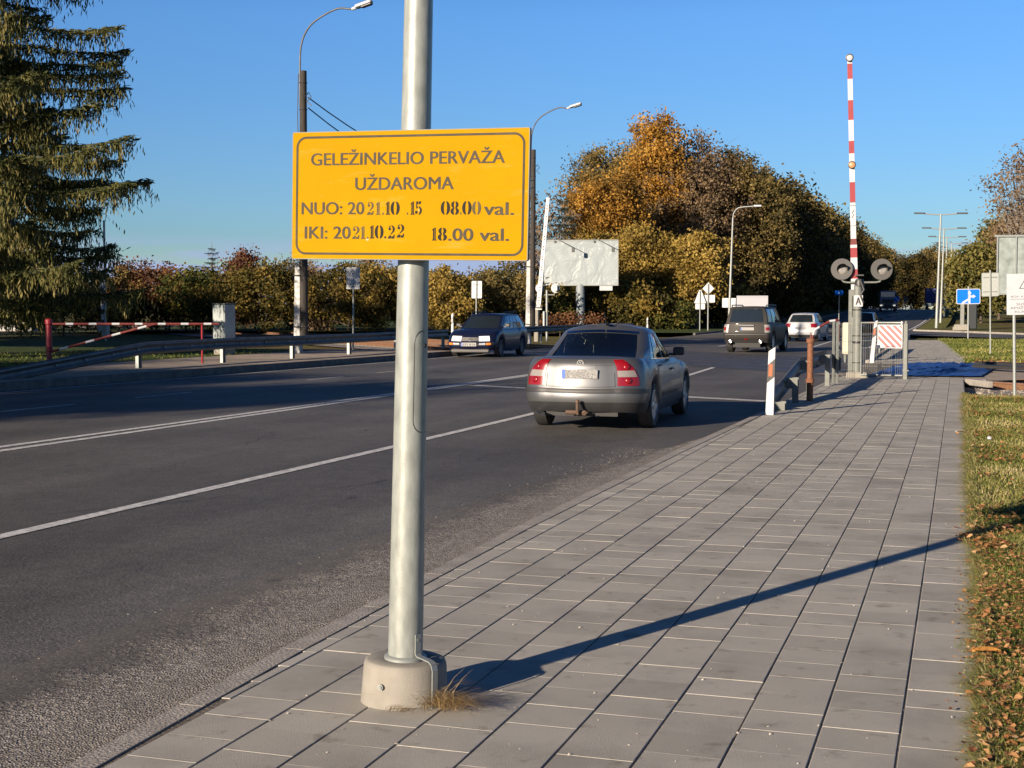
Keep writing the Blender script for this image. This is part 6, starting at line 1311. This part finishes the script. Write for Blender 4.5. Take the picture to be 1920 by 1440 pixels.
# shrub belt behind the tracks on the left
HK = ['hedge_leaves', 'olive_leaves', 'green_leaves', 'brown_leaves', 'gold_leaves', 'rust_leaves']
HN = {'hedge_leaves': 'olive and yellow', 'olive_leaves': 'dull olive', 'green_leaves': 'dark green', 'brown_leaves': 'brown half-bare', 'gold_leaves': 'golden yellow', 'rust_leaves': 'rusty brown'}
def at_px(px, d):
    a = (px - 960) / 2650; c, s = math.cos(YAW), math.sin(YAW); return c * a * d - s * d, s * a * d + c * d
def bush(px, d, h, r, mk, sd, label):
    x, y = at_px(px, d)
    return tree('shrub', label, x, y, mk, h=h, rx=r, ry=r, z0=.2, n=int(95 * (h / 5)), rad=.62, per=85, size=.15, seed=sd, trunk=.09, cat='shrub', group='shrub belt behind the tracks', nlimb=14, z=-.15, spread=.7, rz=sd * 1.3)
SB = [(-60, 92, 5.5, 3.6, 'olive_leaves', 'dark olive shrub glimpsed under the big spruce'), (40, 98, 5.2, 3.4, 'green_leaves', 'dark green shrub behind the red gate post'), (120, 100, 5.0, 3.4, 'hedge_leaves', 'olive shrub behind the striped mast, under the spruce tips'),
      (205, 106, 5.2, 3.4, 'olive_leaves', 'dull olive shrub just right of the spruce branches'), (262, 108, 5.6, 3.3, 'rust_leaves', 'rusty brown shrub between the spruce and the small pointed spruce'), (318, 108, 5.7, 3.5, 'rust_leaves', 'broad rusty brown shrub left of the small pointed spruce'),
      (368, 106, 5.2, 2.9, 'green_leaves', 'dark green shrub in front of the small pointed spruce'), (425, 106, 5.2, 3.0, 'hedge_leaves', 'yellow-green shrub behind the pale control cabinet'), (500, 104, 5.5, 3.3, 'hedge_leaves', 'olive shrub left of the pale utility pole stub'),
      (545, 112, 5.8, 3.2, 'olive_leaves', 'dull olive shrub directly behind the utility pole stub'), (598, 106, 5.3, 3.2, 'brown_leaves', 'brownish shrub between the utility pole and the warning board'), (655, 103, 5.5, 3.6, 'hedge_leaves', 'olive and yellow shrub behind the small warning board'),
      (708, 103, 5.0, 3.0, 'gold_leaves', 'golden shrub between the warning board and the lamp post'), (770, 106, 5.4, 3.4, 'hedge_leaves', 'olive shrub hidden behind the lamp post'), (838, 103, 5.0, 3.1, 'gold_leaves', 'golden leafy shrub right of the lamp post, above the road post'),
      (880, 110, 5.0, 3.3, 'green_leaves', 'green shrub behind the white sign back'), (945, 108, 5.0, 3.4, 'olive_leaves', 'dark olive shrub above the tail of the blue wagon'), (1010, 112, 4.2, 3.2, 'green_leaves', 'dark green shrub behind the far barrier post'),
      (455, 122, 7.0, 1.7, 'red_leaves', 'reddish shrub standing above the hedge beside the small spruce'), (1072, 116, 4.6, 3.0, 'hedge_leaves', 'yellow-green shrub at the foot of the billboard pillar'), (1150, 114, 4.8, 3.2, 'hedge_leaves', 'yellow-green shrub right of the billboard pillar'),
      (1245, 112, 2.6, 3.0, 'green_leaves', 'low dark shrub at the verge behind the sedan roof'), (700, 118, 6.2, 3.6, 'brown_leaves', 'tall brown shrub rising behind the warning board'), (960, 122, 6.2, 3.8, 'hedge_leaves', 'tall olive shrub under the lower right corner of the yellow sign')]
for i, (px, d, h, r, mk, lb) in enumerate(SB): bush(px, d, h, r, mk, 100 + i, lb)
x, y = at_px(1050, 96)
P = []; mb = None
tree('bramble', 'low rust brown bramble beside the far barrier post', x, y, 'rust_leaves', h=1.6, rx=3.2, ry=1.5, z0=.05, n=26, rad=.45, per=70, size=.13, seed=61, trunk=.03, cat='bramble', z=-.1, nlimb=8)

# the big autumn trees behind the billboard
def big(px, d, h, rx, mk, sd, label, kind='tree', **k):
    x, y = at_px(px, d); a = dict(n=230, rad=1.05, per=200, size=.185, trunk=.28, seed=sd, h=h, rx=rx); a.update(k)
    return tree(kind, label, x, y, mt=mk, **a)
big(1133, 128, 15.0, 4.0, 'birch_leaves', 31, 'orange weeping birch left in the big autumn group', 'birch_tree', hang=1.9, n=130, z0=4.0, rad=.9, per=190)
big(1228, 138, 21.0, 3.0, 'birch_leaves', 32, 'tall orange birch whose tip is the highest in the autumn group', 'birch_tree', hang=1.1, n=110, z0=9, rad=.95, per=200)
big(1160, 150, 19.2, 6.0, 'olive_leaves', 33, 'broad olive tree behind the orange birches', n=240, z0=6, tone=.3)
big(1300, 140, 18.8, 6.2, 'brown_leaves', 34, 'broad brownish half-bare tree right of the tallest birch', bark='bark_grey', n=260, z0=4, per=95, nlimb=90, rad=.95)
big(1240, 150, 18.5, 6.0, 'olive_leaves', 35, 'broad dark olive tree in the middle of the autumn group', n=240, z0=4)
big(1375, 142, 17.2, 5.6, 'olive_leaves', 36, 'dark olive tree behind the slim street lamp', n=230, z0=3)
big(1430, 150, 15.2, 5.2, 'forest_leaves', 37, 'dark brown tree between the slim lamp and the boom', n=130, z0=2)
big(1190, 120, 8.6, 4.4, 'gold_leaves', 38, 'rounded golden willow right behind the billboard', 'willow_tree', n=150, z0=1.6, rad=.85, size=.17, trunk=.2)
big(1110, 122, 8.4, 3.4, 'gold_leaves', 39, 'golden willow showing above the top of the billboard', 'willow_tree', n=120, z0=1.6, rad=.85, size=.17, trunk=.18)
big(1305, 117, 8.2, 3.1, 'gold_leaves', 40, 'rounded golden willow above the two sign backs', 'willow_tree', n=120, z0=2.0, rad=.8, size=.17, trunk=.18)
big(1255, 121, 6.4, 3.2, 'brown_leaves', 41, 'brown thicket between the two golden willows', 'willow_tree', n=100, z0=.3, rad=.8, size=.17, trunk=.12)
big(1378, 121, 3.6, 1.8, 'gold_leaves', 42, 'small golden bush above the white van', 'willow_tree', n=40, z0=.6, rad=.7, size=.2, trunk=.08)
big(1205, 112, 3.6, 2.6, 'hedge_leaves', 43, 'low yellow-green bush left of the triangular sign back', 'willow_tree', n=50, z0=.2, rad=.8, size=.2, trunk=.08)
big(1340, 124, 4.4, 3.0, 'forest_leaves', 44, 'dark bush behind the diamond sign back', 'willow_tree', n=60, z0=.2, rad=.9, size=.2, trunk=.08)
big(1022, 122, 12.3, 3.4, 'twig_leaves', 45, 'thin half-bare tree between the yellow sign and the birch', 'bare_tree', n=90, z0=4.2, rad=1.0, per=26, size=.2, trunk=.16, bark='bark_grey', nlimb=70)
# the wood along the left of the road: each tree a thing
FR = []
for i, d in enumerate((160, 168, 177, 187, 198, 208, 220, 232, 246, 262, 280, 300, 322, 346, 372)):
    xr = lin(d, LE) - 5.2; FR.append((xr - 1.2 * (i % 3), d - 3, 16.2 + 1.4 * math.sin(i * 2.1), i))
KINDS = [('forest_leaves', 51), ('forest_leaves', 52), ('olive_leaves', 53), ('hedge_leaves', 54)]
for i, (x, y, h, k) in enumerate(FR):
    mk, sd = KINDS[[0, 1, 0, 2, 1, 0, 3][i % 7]]
    tree('roadside_tree', 'dark leafy roadside tree, number %s from the slim lamp along the left wood edge' % ['one', 'two', 'three', 'four', 'five', 'six', 'seven', 'eight', 'nine', 'ten', 'eleven', 'twelve', 'thirteen', 'fourteen', 'fifteen'][i], x, y, mk, h=15, rx=5.6, ry=6.5, z0=.2, n=220, rad=1.3, per=110, size=.30, seed=sd, trunk=.26, group='trees along the left wood edge', scale=h / 15, rz=i * 1.7)
    x2 = x - 9 - (i % 2) * 2
    tree('roadside_tree', 'taller tree standing in the second row of the left wood, behind its edge', x2, y + 3, KINDS[(i + 1) % 3][0], h=15, rx=5.6, ry=6.5, z0=.2, n=220, rad=1.3, per=110, size=.30, seed=KINDS[(i + 1) % 3][1], trunk=.26, group='second row of the left wood', scale=(h + 1.8) / 15, rz=i * 2.3)
for i in range(12):
    x = -44 + 5.6 * i; y = 452 + 7 * (i % 3)
    tree('roadside_tree', 'distant tree closing the view at the end of the road', x, y, KINDS[i % 3][0], h=15, rx=5.6, ry=6.5, z0=.2, n=220, rad=1.3, per=110, size=.30, seed=KINDS[i % 3][1], trunk=.26, group='trees closing the road', scale=1.05 + .14 * (i % 3), rz=i)
# a mass of wood far behind the rows, left and right of the road
P = []
for x0, x1, y0, y1, hh, n in ((-72, -42, 235, 520, 12, 24000), (-75, 60, 500, 620, 17, 16000), (14, 90, 190, 500, 11, 14000)):
    q = g.random((n, 3)); P.append(np.stack([x0 + (x1 - x0) * q[:, 0], y0 + (y1 - y0) * q[:, 1], hh * q[:, 2] ** .8], 1))
P = np.concatenate(P); keep = np.array([mn.noise(Vector((a * .12, b * .1, 1))) * 4 + c < 11 + 3 * mn.noise(Vector((a * .3, b * .05, 7))) for a, b, c in P]); P = P[keep]; P[:, 2] += np.array([gz(b) for b in P[:, 1]])
fw = link('woodland', leafmesh('woodland', P, .75, g.normal(.45, .2, len(P)), 1.3), M['forest_leaves']); tag(fw, 'dark far woodland mass behind the rows of roadside trees', 'woodland', None, 'stuff')
# right-hand trees
RT = [(1838, 150, 8.4, 3.6, 'right_leaves', 71, 'bushy yellow-green tree left of the big billboard back'), (1872, 168, 12.2, 4.6, 'right_leaves', 72, 'yellow-green tree behind the big billboard back'), (1822, 200, 7.4, 3.8, 'hedge_leaves', 73, 'olive bush behind the lamp row on the right'), (1815, 250, 9.2, 5, 'olive_leaves', 76, 'distant olive trees beside the lamp row on the right')]
for px, d, h, r, mk, sd, lb in RT: big(px, d, h, r, mk, sd, lb, n=90, z0=.5, rad=1.2, per=120, size=.28, trunk=.16)
x, y = at_px(1932, 140)
big(1935, 140, 18.0, 5.2, 'brown_leaves', 74, 'tall bare-topped brown tree at the right edge', 'bare_tree', n=150, z0=6.5, rad=1.2, per=30, size=.2, trunk=.3, bark='bark_grey', nlimb=150)
big(1925, 160, 13.0, 5.0, 'brown_leaves', 75, 'brown leafy tree behind the bare-topped tree at the right edge', n=120, z0=1.5, rad=1.3, per=120, size=.26, trunk=.22)
# trees outside the frame on the left and behind the camera: they cast the long shade over the road and the shrubs
SH = [(-66, 62, 11.6), (-60, 50, 14.8), (-74, 74, 8.2), (-83, 84, 5.6), (-56, 39, 17), (-70, 55, 12.8), (-79, 79, 6.9)]
for i, (x, y, h) in enumerate(SH):
    tree('roadside_tree', 'leafy tree in the row left of the view that shades the road', x, y, 'forest_leaves', h=15, rx=5.6, ry=6.5, z0=.2, n=220, rad=1.3, per=110, size=.30, seed=51, trunk=.26, group='trees left of the view', scale=h / 15, rz=i * 1.9)
for i, (x, y, h) in enumerate(((-36, -12, 12.5), (-31, -17, 13), (-41, -9, 12.5))):
    tree('roadside_tree', 'tall bare-stemmed tree behind the viewpoint that shades the road', x, y, 'forest_leaves', h=13, rx=3.6, ry=3.6, z0=8.6, n=60, rad=1.1, per=60, size=.3, seed=55, trunk=.18, group='trees behind the viewpoint', scale=h / 13, rz=i * 1.3, nlimb=30)
